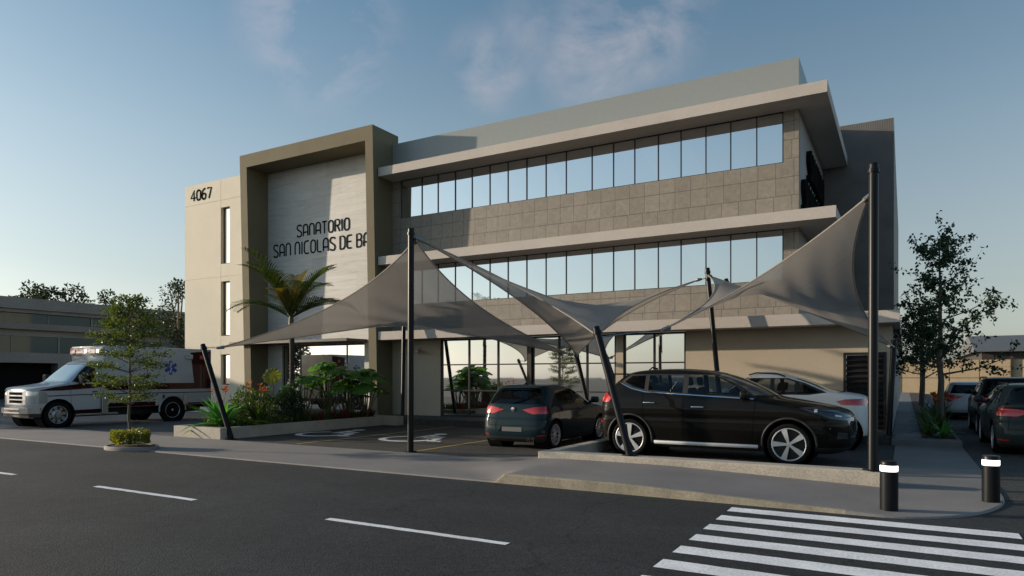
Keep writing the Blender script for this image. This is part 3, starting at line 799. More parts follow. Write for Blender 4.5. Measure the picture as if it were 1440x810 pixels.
# ------------------------------------------------------------------ neighbours
# long building at the far left, its facade in shade
LX = -55.0
Lb = thing('garage_building', 'long two storey concrete building in shade at the far left behind the ambulance', 'building', (LX, 40, 0))
def lp(name, mb, m): return mb.build(name, M[m], Lb, True)
y0, y1 = 9.0, 110.0
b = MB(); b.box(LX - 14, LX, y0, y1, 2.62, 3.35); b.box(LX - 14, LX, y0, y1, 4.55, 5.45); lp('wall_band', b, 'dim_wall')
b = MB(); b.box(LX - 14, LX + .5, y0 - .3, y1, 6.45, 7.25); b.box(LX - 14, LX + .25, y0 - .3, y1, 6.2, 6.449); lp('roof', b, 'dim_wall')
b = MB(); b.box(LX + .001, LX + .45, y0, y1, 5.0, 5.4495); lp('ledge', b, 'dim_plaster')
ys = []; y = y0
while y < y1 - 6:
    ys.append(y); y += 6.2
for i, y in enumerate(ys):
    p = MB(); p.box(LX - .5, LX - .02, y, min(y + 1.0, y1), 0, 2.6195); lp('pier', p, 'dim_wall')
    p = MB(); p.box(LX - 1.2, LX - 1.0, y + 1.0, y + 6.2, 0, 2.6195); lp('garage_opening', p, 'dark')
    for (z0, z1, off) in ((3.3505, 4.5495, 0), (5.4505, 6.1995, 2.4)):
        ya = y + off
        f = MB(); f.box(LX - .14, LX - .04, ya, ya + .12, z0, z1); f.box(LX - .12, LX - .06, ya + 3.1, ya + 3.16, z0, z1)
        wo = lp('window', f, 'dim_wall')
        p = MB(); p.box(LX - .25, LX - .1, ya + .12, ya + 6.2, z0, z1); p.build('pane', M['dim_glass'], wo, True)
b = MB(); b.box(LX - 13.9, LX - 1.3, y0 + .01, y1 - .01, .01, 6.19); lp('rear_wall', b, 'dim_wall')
# low sunlit wall and shed at the end of the side driveway
Wy = 75.0
Bw = thing('boundary_wall', 'long sand coloured panel wall with dark joints at the end of the driveway', 'wall', (6, Wy, 0))
b = MB()
x = -1.0
while x < 40:
    for (z0, z1) in ((0, 1.48), (1.53, 3.15)): b.box(x, x + 2.25, Wy, Wy + .3, z0, z1)
    x += 2.31
b.build('panels', M['sand_panel'], Bw, True)
b = MB(); b.box(-1.1, 41, Wy + .05, Wy + .2, 0, 3.14); b.build('core', M['bronze'], Bw, True)
for i in range(5):
    b = MB(); b.box(.6 + 9.24 * i - 1.66, .6 + 9.24 * i - 1.46, Wy - .2, Wy - .001, 0, 3.5); b.build('post', M['bronze'], Bw, True)
Sh = thing('industrial_shed', 'low wide shed with a grey sheet roof behind the sand coloured wall', 'building', (20, 90, 0))
b = MB(); b.box(6.2, 60, 76.5, 110, 0, 4.0); b.build('wall', M['bronze'], Sh, True)
b = MB(); b.prism([(75.6, 4.0), (84, 5.75), (112, 4.1), (112, 4.0), (75.6, 3.9)], 'x', 5.6, 61); b.build('roof', M['roof_metal'], Sh, True)
# ------------------------------------------------------------------ masts and shade sails
def mast(label, base, top, group, r=.066):
    base, top = Vector(base), Vector(top)
    t = thing('sail_mast', label, 'mast', base, 0, group)
    d = top - base
    b = MB(); b.cyl((0, 0, 0), d, r, r, 20); b.build('pole', M['black'], t, smooth=40)
    b = MB(); b.cyl(d, d + d.normalized() * .012, r * 1.04, r * .98, 20); b.build('cap', M['black'], t, smooth=40)
    b = MB(); b.cyl((0, 0, 0), (0, 0, .014), r * 2.1, r * 2.1, 20); b.build('base_plate', M['black'], t, smooth=40)
    k = d.normalized() * (d.length - .10)
    b = MB()
    b.lathe([(r + .001, -.03), (r + .014, -.03), (r + .014, .03), (r + .001, .03)], 20, 'z', Matrix.Translation(k) @ d.to_track_quat('Z', 'Y').to_matrix().to_4x4()); b.build('collar', M['black'], t, smooth=40)
    return t
P = {1: ((-9.1, 11.54, .01), (-9.13, 11.6, 4.75)), 2: ((-.40, 11.22, .245), (-.40, 11.6, 4.78)), 3: ((-14.9, 11.6, .01), (-16.04, 11.6, 2.44)), 4: ((-4.11, 11.26, .245), (-4.84, 11.5, 2.49)),
     5: ((-14.93, 18.5, .2), (-15.19, 18.9, 3.52)), 6: ((-7.94, 18.6, .2), (-8.61, 18.9, 2.33)), 7: ((-4.2, 18.6, .2), (-4.68, 18.9, 4.56)), 8: ((-.33, 18.62, .2), (-.22, 18.9, 2.48))}
gm = 'black masts of the shade sails'
ml = {1: 'tall upright black mast near the wheelchair symbols, holding a high sail corner', 2: 'tall upright black mast beside the front of the black car', 3: 'leaning black mast at the corner of the planter wall', 4: 'leaning black mast on the kerb in front of the black car\'s rear wheel',
      5: 'slim leaning black mast behind, against the grey wall by the portal', 6: 'short leaning black mast behind the teal hatchback', 7: 'leaning black mast behind the black car\'s roof, before the beige wall', 8: 'short leaning black mast at the louvred door, by the building corner'}
for k in P: mast(ml[k], *P[k], gm)

def sail(label, c, k=(.45, .45, .45, .45), links=()):
    c = [Vector(p) for p in c]; cen = sum(c, Vector()) / 4
    t = thing('shade_sail', label, 'shade sail', cen, 0, 'fabric sails over the parking bays')
    def edge(a, b_, kk):
        m = (a + b_) / 2; q = m + (cen - m) * kk
        return lambda u: a * (1 - u) ** 2 + q * 2 * u * (1 - u) + b_ * u * u
    e = [edge(c[i], c[(i + 1) % 4], k[i]) for i in range(4)]
    n = 40
    def S(u, v):
        # e0: c0->c1 (v=0), e1: c1->c2 (u=1), e2: c2->c3 (v=1 reversed), e3: c3->c0 (u=0 reversed)
        A = e[0](u) * (1 - v) + e[2](1 - u) * v
        B = e[3](1 - v) * (1 - u) + e[1](v) * u
        Q = c[0] * (1 - u) * (1 - v) + c[1] * u * (1 - v) + c[2] * u * v + c[3] * (1 - u) * v
        return A + B - Q - cen
    b = MB(); g = [[b.bm.verts.new(S(i / n, j / n) + Vector((0, 0, .018 * math.sin(i * .9) * math.sin(PI * j / n) * math.sin(PI * i / n)))) for j in range(n + 1)] for i in range(n + 1)]
    for i in range(n):
        for j in range(n): b.bm.faces.new([g[i][j], g[i + 1][j], g[i + 1][j + 1], g[i][j + 1]])
    b.build('membrane', M['fabric'], t, smooth=80)
    for q in range(4):
        b = MB(); b.tube([e[q](u / 30) - cen for u in range(31)], .016, 6); b.build('edge_cable', M['fabric'], t, smooth=60)
    for (ci, tgt) in links:
        b = MB(); b.tube([c[ci] - cen, Vector(tgt) - cen], .012, 6); b.build('corner_cable', M['cable'], t)
        d = (cen - c[ci]).normalized()
        b = MB(); b.cyl(c[ci] - cen - d * .05, c[ci] - cen + d * .14, .03, .05, 8); b.build('corner_plate', M['cable'], t)
    return t
def at(p, f): # point on a mast, fraction of its height
    a, b_ = Vector(P[p][0]), Vector(P[p][1]); return a + (b_ - a) * f
sail('left taupe shade sail stretched over the wheelchair bays towards the planter', [(-15.6, 11.75, 2.36), at(1, .955) + Vector((.05, .08, 0)), at(6, .97) + Vector((-.1, -.1, 0)), at(5, .985) + Vector((.1, -.12, .0))], (.46, .42, .5, .5), [(0, at(3, .97)), (1, at(1, .97)), (2, at(6, .99)), (3, at(5, .99))])
sail('middle taupe shade sail twisted over the teal hatchback', [at(1, .955) + Vector((.14, .05, 0)), at(4, .93) + Vector((-.05, .12, 0)), at(7, .93) + Vector((-.18, -.15, 0)), at(6, .95) + Vector((.05, -.1, 0))], (.50, .50, .50, .50), [(0, at(1, .96)), (1, at(4, .94)), (2, at(7, .94)), (3, at(6, .96))])
sail('right taupe shade sail rising over the black car to the tall right mast', [(-4.02, 12.9, 2.52), at(2, .90) + Vector((-.06, .05, 0)), at(8, .93) + Vector((-.02, -.12, 0)), at(7, .95) + Vector((.05, -.12, 0))], (.42, .50, .52, .50), [(0, at(4, .92)), (1, at(2, .91)), (2, at(8, .95)), (3, at(7, .96))])

# ------------------------------------------------------------------ bollards
def bollard(label, x, y, z):
    t = thing('light_bollard', label, 'bollard', (x, y, z), 0, 'black light bollards on the corner')
    b = MB(); b.lathe([(0, 0), (.098, 0), (.098, .46), (.09, .462), (0, .462)], 32, 'z'); b.build('post', M['black'], t, smooth=40)
    b = MB(); b.lathe([(.094, .462), (.096, .47), (.096, .525), (.094, .533)], 32, 'z'); b.build('light_ring', M['led'], t, smooth=40)
    b = MB(); b.lathe([(0, .533), (.098, .533), (.098, .57), (.09, .583), (0, .586)], 32, 'z'); b.build('cap', M['black'], t, smooth=40)
bollard('black bollard with white light ring, nearer the parking bay border', -.16, 9.28, .02)
bollard('black bollard with white light ring, at the far right end of the corner', .95, 10.55, .02)

# ------------------------------------------------------------------ plants
R = random.Random(11)
def rv(a=1): return Vector((R.uniform(-a, a), R.uniform(-a, a), R.uniform(-a, a)))
def leaf(b, p, d, L_, W_, up=None, fold=.25, droop=.0):
    d = d.normalized(); up = up or Vector((0, 0, 1))
    s = d.cross(up)
    if s.length < 1e-3: s = Vector((1, 0, 0))
    s.normalize(); n = s.cross(d)
    m = p + d * L_ * .45 + n * fold * W_ * .3
    tip = p + d * L_ - Vector((0, 0, droop * L_))
    v = [b.bm.verts.new(q) for q in (p, m + s * W_ * .5 + n * W_ * .2, tip, m - s * W_ * .5 + n * W_ * .2)]
    b.bm.faces.new([v[0], v[1], v[2]]); b.bm.faces.new([v[0], v[2], v[3]])
def blade(b, p, d, L_, W_, arch=.5, seg=5, taper=1.0, curl=.15):
    """long arching blade in two halves"""
    d = d.normalized(); pts = []; q = Vector(p); dd = Vector(d)
    for i in range(seg + 1):
        pts.append(Vector(q)); q = q + dd * L_ / seg; dd = (dd - Vector((0, 0, arch / seg))).normalized()
    s = d.cross(Vector((0, 0, 1)))
    if s.length < 1e-3: s = Vector((1, 0, 0))
    s.normalize(); rows = []
    for i, q in enumerate(pts):
        t = i / seg; wd = W_ * (math.sin(PI * min(1, .18 + t * .82)) ** taper) * .5
        rows.append([b.bm.verts.new(q + s * wd + Vector((0, 0, wd * curl * 2))), b.bm.verts.new(q), b.bm.verts.new(q - s * wd + Vector((0, 0, wd * curl * 2)))])
    for i in range(seg):
        for k in range(2): b.bm.faces.new([rows[i][k], rows[i][k + 1], rows[i + 1][k + 1], rows[i + 1][k]])
def wavy(a, b_, n, amp):
    a, b_ = Vector(a), Vector(b_); o = []
    for i in range(n + 1):
        t = i / n; o.append(a.lerp(b_, t) + (rv(amp) if 0 < i < n else Vector()))
    return o
def rosette(name, label, cat, loc, n, L_, W_, m, arch=.9, elev=(.3, 1.2), group=None, seg=6):
    t = MB()
    for i in range(n):
        a = 2 * PI * i / n + R.uniform(-.3, .3); e = R.uniform(*elev)
        blade(t, rv(.04), Vector((math.cos(a) * math.cos(e), math.sin(a) * math.cos(e), math.sin(e))), L_ * R.uniform(.7, 1.1), W_ * R.uniform(.8, 1.15), arch * R.uniform(.7, 1.3), seg)
    o = t.build(name, M[m]); o.location = loc
    return tag(o, label, cat, group)
def crown_cloud(b, cen, rad, n, L_, W_, down=.3, shell=.35):
    """leaf clumps through an ellipsoid volume with holes"""
    for _ in range(n):
        while True:
            v = rv(1)
            if v.length <= 1 and v.length > shell * R.random(): break
        p = Vector((cen[0] + v.x * rad[0], cen[1] + v.y * rad[1], cen[2] + v.z * rad[2]))
        if noise.noise(p * (1.6 / max(rad)) * 2.2) < -.12: continue
        d = (v * .7 + rv(.8)); d.z -= down
        leaf(b, p, d, L_ * R.uniform(.7, 1.3), W_ * R.uniform(.7, 1.2), rv(1).normalized())

def shrub(name, label, loc, rad, n, L_, m, group=None, cone=0):
    t = thing(name, label, 'shrub', loc, 0, group)
    b = MB()
    for _ in range(n):
        while True:
            v = rv(1)
            if .45 < v.length <= 1: break
        h = (v.z + 1) / 2
        k = 1 - cone * h
        wob = 1 + .28 * noise.noise(v.normalized() * 2.3 + Vector(loc))
        p = Vector((v.x * rad[0] * k, v.y * rad[1] * k, .02 + h * rad[2])) * wob
        d = v + rv(.9); d.z += .4
        leaf(b, p, d, L_ * R.uniform(.7, 1.3), L_ * .55, rv(1).normalized())
    b.build('foliage', M[m], t)
    b = MB()
    for i in range(5):
        a = i * 1.3; b.tube(wavy((.03 * math.cos(a), .03 * math.sin(a), -.02), (rad[0] * .4 * math.cos(a), rad[1] * .4 * math.sin(a), rad[2] * .6), 4, .02), [.018, .015, .012, .009, .006], 5)
    b.build('stem', M['bark'], t)
    return t

# planter in front of the portal
Pl = thing('garden_planter', 'long low concrete planter bed with tropical plants in front of the portal', 'planter', (-16, 14.5, 0))
b = MB(); b.box(-16.9, -15.0, 11.35, 11.50, 0, .305, .012); b.box(-15.15, -15.0, 11.501, 17.6, 0, .305, .012); b.box(-16.9, -16.75, 11.501, 17.6, 0, .305, .012); b.box(-16.9, -14.4, 17.601, 17.9, 0, .305, .012)
b.build('planter_wall', M['kerb'], Pl, True)
b = MB(); n = 30
g = [[b.bm.verts.new((-16.745 + 1.59 * i / 8, 11.505 + 6.09 * j / n, .26 + .05 * noise.noise(Vector((i * .6, j * .6, 0))))) for j in range(n + 1)] for i in range(9)]
for i in range(8):
    for j in range(n): b.bm.faces.new([g[i][j], g[i + 1][j], g[i + 1][j + 1], g[i][j + 1]])
b.build('soil', M['soil'], Pl, True, 60)
# ground cover between the plants
b = MB()
for _ in range(2600):
    p = Vector((R.uniform(-16.7, -15.2), R.uniform(12.0, 17.5), .28)); blade(b, p, Vector((R.uniform(-.6, .6), R.uniform(-.6, .6), 1)), R.uniform(.12, .32), .03, .8, 2)
tag(b.build('ground_cover', M['grasscover']), 'short green ground cover between the planter plants', 'ground cover', kind='stuff')

def palm(loc):
    t = thing('palm_tree', 'small palm with arching fronds and golden young leaves rising through the sail edge', 'palm', loc)
    h = 2.75
    b = MB(); pts = []; rs = []
    for i in range(29):
        f = i / 28; pts.append((.03 * math.sin(f * 2), .02 * math.sin(f * 3), f * h)); rs.append((.20 - .13 * min(1, f * 2.2) if f < .45 else .075 + .0 * f) * (1.05 if i % 2 else .97))
    b.tube(pts, rs, 14); b.build('trunk', M['palm_bark'], t, smooth=50)
    b = MB(); b.tube([(0, 0, h - .05), (.01, 0, h + .3), (0, 0, h + .62)], [.085, .075, .03], 12); b.build('crownshaft', M['stem'], t, smooth=50)
    top = Vector((0, 0, h + .35))
    spec = []
    for i in range(17):
        a = i * 2.399; e = [.55, .75, .95, 1.15][i % 4]; spec.append((a, e, R.uniform(2.0, 2.5), 'leaf_palm', 1.15))
    spec += [(a_, e_, l_, 'leaf_gold', r_) for a_, e_, l_, r_ in ((1.2, 1.35, 1.5, .9), (-.6, 1.2, 1.45, 1.2), (3.6, 1.3, 1.5, 1.0), (-1.3, 1.0, 1.2, 1.1))]
    for a, e, L_, m, ar in spec:
        b = MB(); d = Vector((math.cos(a) * math.cos(e), math.sin(a) * math.cos(e), math.sin(e))); q = Vector(top); pts = []
        ns = 16
        for k in range(ns + 1):
            pts.append((Vector(q), Vector(d))); q += d * L_ / ns; d = (d - Vector((0, 0, ar / ns * (.35 + 1.6 * k / ns)))).normalized()
        b.tube([p for p, _ in pts], [.018 * (1 - k / ns * .8) for k in range(ns + 1)], 5)
        for k in range(3, ns * 2 + 1):
            f = k / (ns * 2); i = min(ns - 1, int(f * ns)); p, dd = pts[i][0].lerp(pts[i + 1][0], f * ns - i), pts[i][1]
            s = dd.cross(Vector((0, 0, 1)))
            if s.length < .05: s = Vector((math.sin(a), -math.cos(a), 0))
            s.normalize(); up = s.cross(dd)
            ll = (.16 + .42 * math.sin(PI * min(1, .12 + f * .85))) * R.uniform(.9, 1.1)
            for sg in (-1, 1):
                blade(b, p, dd * .75 + s * sg * .8 + up * .35, ll, .040, R.uniform(.5, 1.0), 3, .8)
        b.build('frond', M[m], t)
    return t
palm((-16.05, 14.6, .27))

def big_leaf(b, p, d, rad, lobes=9):
    """broad round leaf with a lobed rim, a dished centre and raised ribs"""
    d = d.normalized(); s = d.cross(Vector((.3, .2, .9))).normalized(); u = s.cross(d)
    n = lobes * 4; c = b.bm.verts.new(p); r1, r2 = [], []
    for i in range(n):
        a = 2 * PI * i / n; k = 1 - .16 * (0.5 - .5 * math.cos(a * lobes)) - (.35 if i == 0 else 0)
        rib = .05 * math.cos(a * lobes)
        v1 = p + (s * math.cos(a) + u * math.sin(a)) * rad * .5 + d * (.06 + rib * .6) * rad
        v2 = p + (s * math.cos(a) + u * math.sin(a)) * rad * k + d * (-.10 + rib) * rad + Vector((0, 0, -.05 * rad))
        r1.append(b.bm.verts.new(v1)); r2.append(b.bm.verts.new(v2))
    for i in range(n):
        j = (i + 1) % n
        b.bm.faces.new([c, r1[i], r1[j]]); b.bm.faces.new([r1[i], r2[i], r2[j], r1[j]])
def broad_plant(label, loc, h, nl, rad, spread, group='broad leaved plants in the planter'):
    t = thing('broad_leaf_plant', label, 'plant', loc, 0, group)
    st = MB()
    for i in range(nl):
        a = i * 2.399 + R.uniform(-.3, .3); f = (i + .5) / nl
        hh = h * (1 - .42 * f * f) * R.uniform(.93, 1.04); r = spread * math.sqrt(f)
        tip = Vector((math.cos(a) * r, math.sin(a) * r, hh))
        st.tube([Vector((.05 * math.cos(a), .05 * math.sin(a), 0)), tip * .55 + Vector((0, 0, hh * .08)), tip], [.02, .016, .011], 6)
        b = MB(); big_leaf(b, Vector((0, 0, 0)), Vector((math.cos(a) * .5 * (r + .1), math.sin(a) * .5 * (r + .1), 1)) + rv(.22), rad * R.uniform(.75, 1.15))
        o = b.build('leaf', M['leaf_big'], t, smooth=70); o.location = tip
    st.build('stalks', M['stem'], t, smooth=60)
broad_plant('broad leaved plant on tall stalks, tallest, in front of the entrance doors', (-15.75, 15.9, .27), 1.72, 13, .34, .75)
broad_plant('broad leaved plant behind the palm trunk in the planter', (-16.1, 15.2, .27), 1.35, 10, .30, .6)
broad_plant('broad leaved plant nearest the right leg of the portal', (-15.25, 17.0, .27), 1.55, 12, .36, .7)
broad_plant('broad leaved plant in the middle of the planter row, before the glass doors', (-15.5, 16.5, .27), 1.6, 11, .33, .75)
broad_plant('low broad leaved plant between the taller ones', (-15.9, 16.8, .27), 1.2, 9, .30, .6)
# the single large pale leaf by the portal's left leg
t = thing('giant_leaf_plant', 'single large yellow green round leaf on a thin stalk by the left portal leg', 'plant', (-16.75, 14.55, .27))
b = MB(); big_leaf(b, Vector((0, 0, 0)), Vector((.75, -.9, .55)), .30, 11); o = b.build('leaf', M['leaf_box'], t, smooth=70); o.location = (-.08, 0, 1.38)
b = MB(); b.tube([(.1, 0, 0), (0, 0, .8), (-.08, .02, 1.38)], [.02, .015, .01], 6); b.build('stalk', M['stem'], t)
shrub('round_shrub', 'bushy green shrub to the left of the palm trunk', (-16.15, 13.35, .25), (.62, .7, 1.0), 2600, .075, 'leaf_shrub')
shrub('dark_shrub', 'dark cone of foliage round the foot of the palm', (-15.75, 14.3, .25), (.5, .6, 1.05), 2200, .07, 'leaf_dark', cone=.5)
rosette('fan_plant', 'bright green spreading plant with long blades at the front of the planter', 'plant', (-15.95, 12.1, .28), 38, 1.05, .19, 'leaf_agave', .8, (.15, 1.1))
rosette('fan_plant', 'pale green low bladed plant beside the leaning mast', 'plant', (-15.35, 12.45, .28), 22, .65, .10, 'leaf_box', 1.1, (.2, .9))
def flowering(label, loc, h, n, fl, group=None):
    t = thing('flowering_plant', label, 'plant', loc, 0, group)
    b = MB()
    for i in range(n):
        a = i * 2.4; blade(b, rv(.06), Vector((math.cos(a) * .45, math.sin(a) * .45, 1)), h * R.uniform(.6, .9), .13, .7, 5)
    b.build('leaves', M['leaf_shrub'], t)
    b = MB(); c = MB()
    for i in range(fl):
        a = i * 2.1; tip = Vector((math.cos(a) * h * .22, math.sin(a) * h * .22, h * R.uniform(.85, 1.05)))
        b.tube([(0, 0, 0), tip * .6, tip], [.010, .008, .006], 5)
        for k in range(7): leaf(c, tip, Vector((math.cos(a + k) * .8, math.sin(a + k) * .8, R.uniform(.2, 1))), R.uniform(.10, .19), .05)
    b.build('stalks', M['stem'], t); c.build('blossom', M['flower'], t)
flowering('orange flowering plant with dark leaves in front of the bushy shrub', (-15.55, 12.95, .27), 1.05, 14, 7)
flowering('red flowering plant behind the bright bladed plant', (-16.45, 12.45, .27), 1.0, 10, 5)
for i, (x, y, t) in enumerate(((-15.35, 15.0, 'left'), (-15.3, 16.0, 'middle'), (-15.25, 17.2, 'right'))):
    for k in range(3):
        rosette('red_leaf_plant', f'low dark red leaved plants along the planter edge, {t} clump', 'plant', (x + R.uniform(-.15, .1), y + (k - 1) * .28, .27), 20, .34, .06, 'leaf_red', .5, (.5, 1.4), f'red leaved plants, {t} clump of the planter', 4)

# street tree in its small ring with clipped box
t = thing('tree_planter', 'low concrete ring planter at the road edge with a small tree and clipped hedge', 'planter', (-14.9, 8.98, 0))
b = MB()
pr = [(0, 0), (1, 0), (1.0, .065), (.97, .085), (.88, .085), (.87, .06), (0, .1)]
rings = []
for r, z in pr[1:-1]:
    rings.append([b.bm.verts.new((.66 * r * math.cos(2 * PI * k / 40) + .16 * max(0, math.cos(2 * PI * k / 40)) ** 3, .46 * r * math.sin(2 * PI * k / 40), z)) for k in range(40)])
for i in range(len(rings) - 1):
    for k in range(40): b.bm.faces.new([rings[i][k], rings[i][(k + 1) % 40], rings[i + 1][(k + 1) % 40], rings[i + 1][k]])
b.build('kerb_ring', M['walk'], t, smooth=40)
b = MB(); b.face([(.56 * math.cos(2 * PI * k / 30), .39 * math.sin(2 * PI * k / 30), .07) for k in range(30)]); b.build('soil', M['soil'], t)
b = MB()
for _ in range(3600):
    a = R.uniform(0, 2 * PI); r = math.sqrt(R.random()); z = R.random()
    if r < .8 and z < .75: r = R.uniform(.85, 1)
    p = Vector((.45 * r * math.cos(a), .31 * r * math.sin(a), .13 + .27 * z)) * (1 + .20 * noise.noise(Vector((math.cos(a) * 5, math.sin(a) * 5, z * 4))))
    leaf(b, p, Vector((math.cos(a), math.sin(a), .5)) + rv(.9), R.uniform(.035, .06), .03, rv(1).normalized())
o = b.build('clipped_hedge', M['leaf_box']); o.location = (-14.9, 8.98, 0)
tag(o, 'small clipped yellow green hedge in the ring planter', 'hedge')

def tiered_tree(loc):
    t = thing('street_tree', 'young slender tree with tiered foliage in front of the ambulance', 'tree', loc)
    h = 3.15
    b = MB(); b.tube(wavy((0, 0, 0), (0, 0, h), 10, .02), [.035 - .0025 * i for i in range(11)], 8); b.build('trunk', M['bark'], t, smooth=50)
    br = MB(); lf = MB()
    tiers = [(.98, .62, 4), (1.24, .88, 5), (1.42, .62, 4), (1.72, .82, 5), (1.92, .66, 4), (2.18, .62, 5), (2.38, .68, 6), (2.58, .62, 6), (2.74, .56, 6), (2.90, .50, 5), (3.06, .34, 4), (3.16, .22, 4)]
    for z, r, n in tiers:
        a0 = R.uniform(0, 6)
        for i in range(n):
            a = a0 + 2 * PI * i / n + R.uniform(-.35, .35); rr = r * R.uniform(.58, 1.0)
            tip = Vector((math.cos(a) * rr, math.sin(a) * rr, z + R.uniform(-.02, .12)))
            br.tube([(0, 0, z - .12), tip * .5 + Vector((0, 0, z * .5 - .03)), tip], [.012, .008, .004], 5)
            m = int(45 + 100 * rr)
            for k in range(m):
                f = 1.12 - .62 * R.random() ** 1.3
                p = Vector((0, 0, z - .05)).lerp(tip, f) + Vector((R.gauss(0, .10), R.gauss(0, .10), R.gauss(.02, .042)))
                leaf(lf, p, rv(1) + Vector((math.cos(a), math.sin(a), .2)), R.uniform(.05, .095), .045, Vector((R.gauss(0, .4), R.gauss(0, .4), 1)).normalized())
    br.build('branches', M['bark'], t, smooth=50); lf.build('crown', M['leaf_tree'], t)
tiered_tree((-14.9, 8.95, .1))

def open_tree(name, label, loc, h, spread, nleaf, first=.3, L_=.10, m='leaf_dark', lean=(0, 0), bk='bark', cat='tree', group=None, seed=3):
    """trunk that forks into rising limbs, each limb with twigs that carry the leaves"""
    global R
    R = random.Random(seed)
    t = thing(name, label, cat, loc, 0, group)
    b = MB(); tp = wavy((0, 0, 0), (lean[0], lean[1], h * .93), 8, .03 * h / 5); b.tube(tp, [.017 * h * (1 - i / 9.2) for i in range(9)], 8)
    lf = MB(); tw = []
    nb = 20
    for i in range(nb):
        f = first + (.97 - first) * i / (nb - 1)
        k = f * 8; j = min(7, int(k)); o = tp[j].lerp(tp[j + 1], k - j)
        a = i * 2.399 + R.uniform(-.4, .4); ln = spread * (1.12 - .85 * ((f - first) / (1 - first)) ** 1.2) * R.uniform(.72, 1.1)
        up = R.uniform(.25, .75)
        tip = o + Vector((math.cos(a) * ln, math.sin(a) * ln, ln * up))
        mid = o.lerp(tip, .5) + Vector((0, 0, -.06 * ln))
        b.tube([o, mid, tip], [.0065 * h * (1.1 - f) + .004, .004 * h * (1.1 - f) + .003, .003], 6)
        for q in range(9):
            g = .3 + .7 * q / 8; s = (o.lerp(mid, g * 2) if g < .5 else mid.lerp(tip, g * 2 - 1))
            e = s + Vector((R.gauss(0, .20), R.gauss(0, .20), R.gauss(.04, .17))) * spread
            tw.append((s, e)); b.tube([s, e], [.004, .002], 4)
    b.build('trunk', M[bk], t, smooth=50)
    for _ in range(nleaf):
        s, e = tw[R.randrange(len(tw))]
        p = s.lerp(e, R.uniform(.1, 1.12)) + rv(.05 * spread)
        d = rv(1); d.z -= .5
        leaf(lf, p, d, L_ * R.uniform(.7, 1.25), L_ * .62, rv(1).normalized())
    lf.build('crown', M[m], t)
    return t
open_tree('side_tree', 'dark tree with small hanging leaves beside the path at the right of the hospital', (.84, 22.0, .17), 5.6, 1.5, 3900, .28, .11, seed=5)
open_tree('side_tree', 'smaller dark tree farther along the path behind the first one', (.58, 29.0, .17), 4.3, 1.5, 2800, .34, .115, seed=8)
open_tree('side_tree', 'thin dark tree at the far end of the path bed', (.7, 40.0, .17), 4.4, 1.4, 1800, .4, .13, seed=9)
def far_tree(label, loc, h, r, n, L_, blobs, seed, group, m='leaf_far'):
    global R
    R = random.Random(seed)
    t = thing('background_tree', label, 'tree', loc, 0, group)
    b = MB(); b.tube(wavy((0, 0, 0), (0, 0, h * .8), 5, .1), [.22, .2, .17, .13, .09, .05], 7)
    lf = MB()
    for i in range(blobs):
        a = i * 2.4; f = R.uniform(.45, 1)
        c = Vector((math.cos(a) * r * R.uniform(.2, .8), math.sin(a) * r * R.uniform(.2, .8), h * f - r * .15))
        b.tube([(0, 0, h * .45), c * .6 + Vector((0, 0, h * .2)), c], [.09, .06, .03], 5)
        rr = r * R.uniform(.28, .5)
        crown_cloud(lf, c, (rr, rr, rr * R.uniform(.7, 1.1)), n // blobs, L_, L_ * .6, .1)
    b.build('trunk', M['bark'], t); lf.build('crown', M[m], t)
gt = 'trees behind the long left building'
far_tree('dark flat topped tree at the left edge behind the roof of the long building', (-78, 33.6, 0), 9.9, 2.6, 1500, .4, 9, 21, gt)
far_tree('small round tree top behind the left building, left of the widest one', (-78, 35.9, 0), 10.5, 1.4, 1200, .38, 8, 22, gt)
far_tree('widest clump of tree tops above the left building roof', (-78.5, 38.8, 0), 11.4, 3.2, 5200, .38, 18, 23, gt)
far_tree('ragged tree top with drooping right side above the left building roof', (-78, 43.2, 0), 11.5, 2.4, 3000, .38, 13, 24, gt)
far_tree('tall dark tree half hidden behind the cream tower', (-40, 27.2, 0), 7.9, 1.7, 3000, .2, 12, 25, None)
# street_shade: unseen trees added at the left to cast shade on the ambulance
gs = 'added shade trees out of view at the left'
far_tree('leafy tree added out of view at the left to shade the ambulance', (-35.6, 9.2, 0), 4.7, 2.4, 7000, .25, 18, 41, gs)
far_tree('second leafy shade tree added out of view, farther to the left', (-50.5, 9.2, 0), 6.0, 3.0, 5000, .26, 14, 42, gs)
R = random.Random(31)
# bed along the side path
for i in range(9):
    y = 19.3 + i * 1.15
    rosette('strap_leaf_plant', 'green strap leaved plants in a row along the side path bed', 'plant', (.62 + R.uniform(-.12, .16), y, .17), 18, .62, .06, 'leaf_shrub', 1.0, (.5, 1.35), 'strap leaved plants along the side path', 5)
rosette('strap_leaf_plant', 'brighter green plant with broad blades at the near end of the side path bed', 'plant', (.80, 19.15, .17), 14, .5, .10, 'leaf_agave', 1.1, (.3, 1.2), None, 5)
flowering('rust red leaved plant between the trees of the path bed', (.80, 21.0, .17), .85, 10, 8, 'rust red plants of the path bed')
flowering('rust red leaved plant farther along the path bed', (.85, 24.0, .17), .95, 10, 9, 'rust red plants of the path bed')
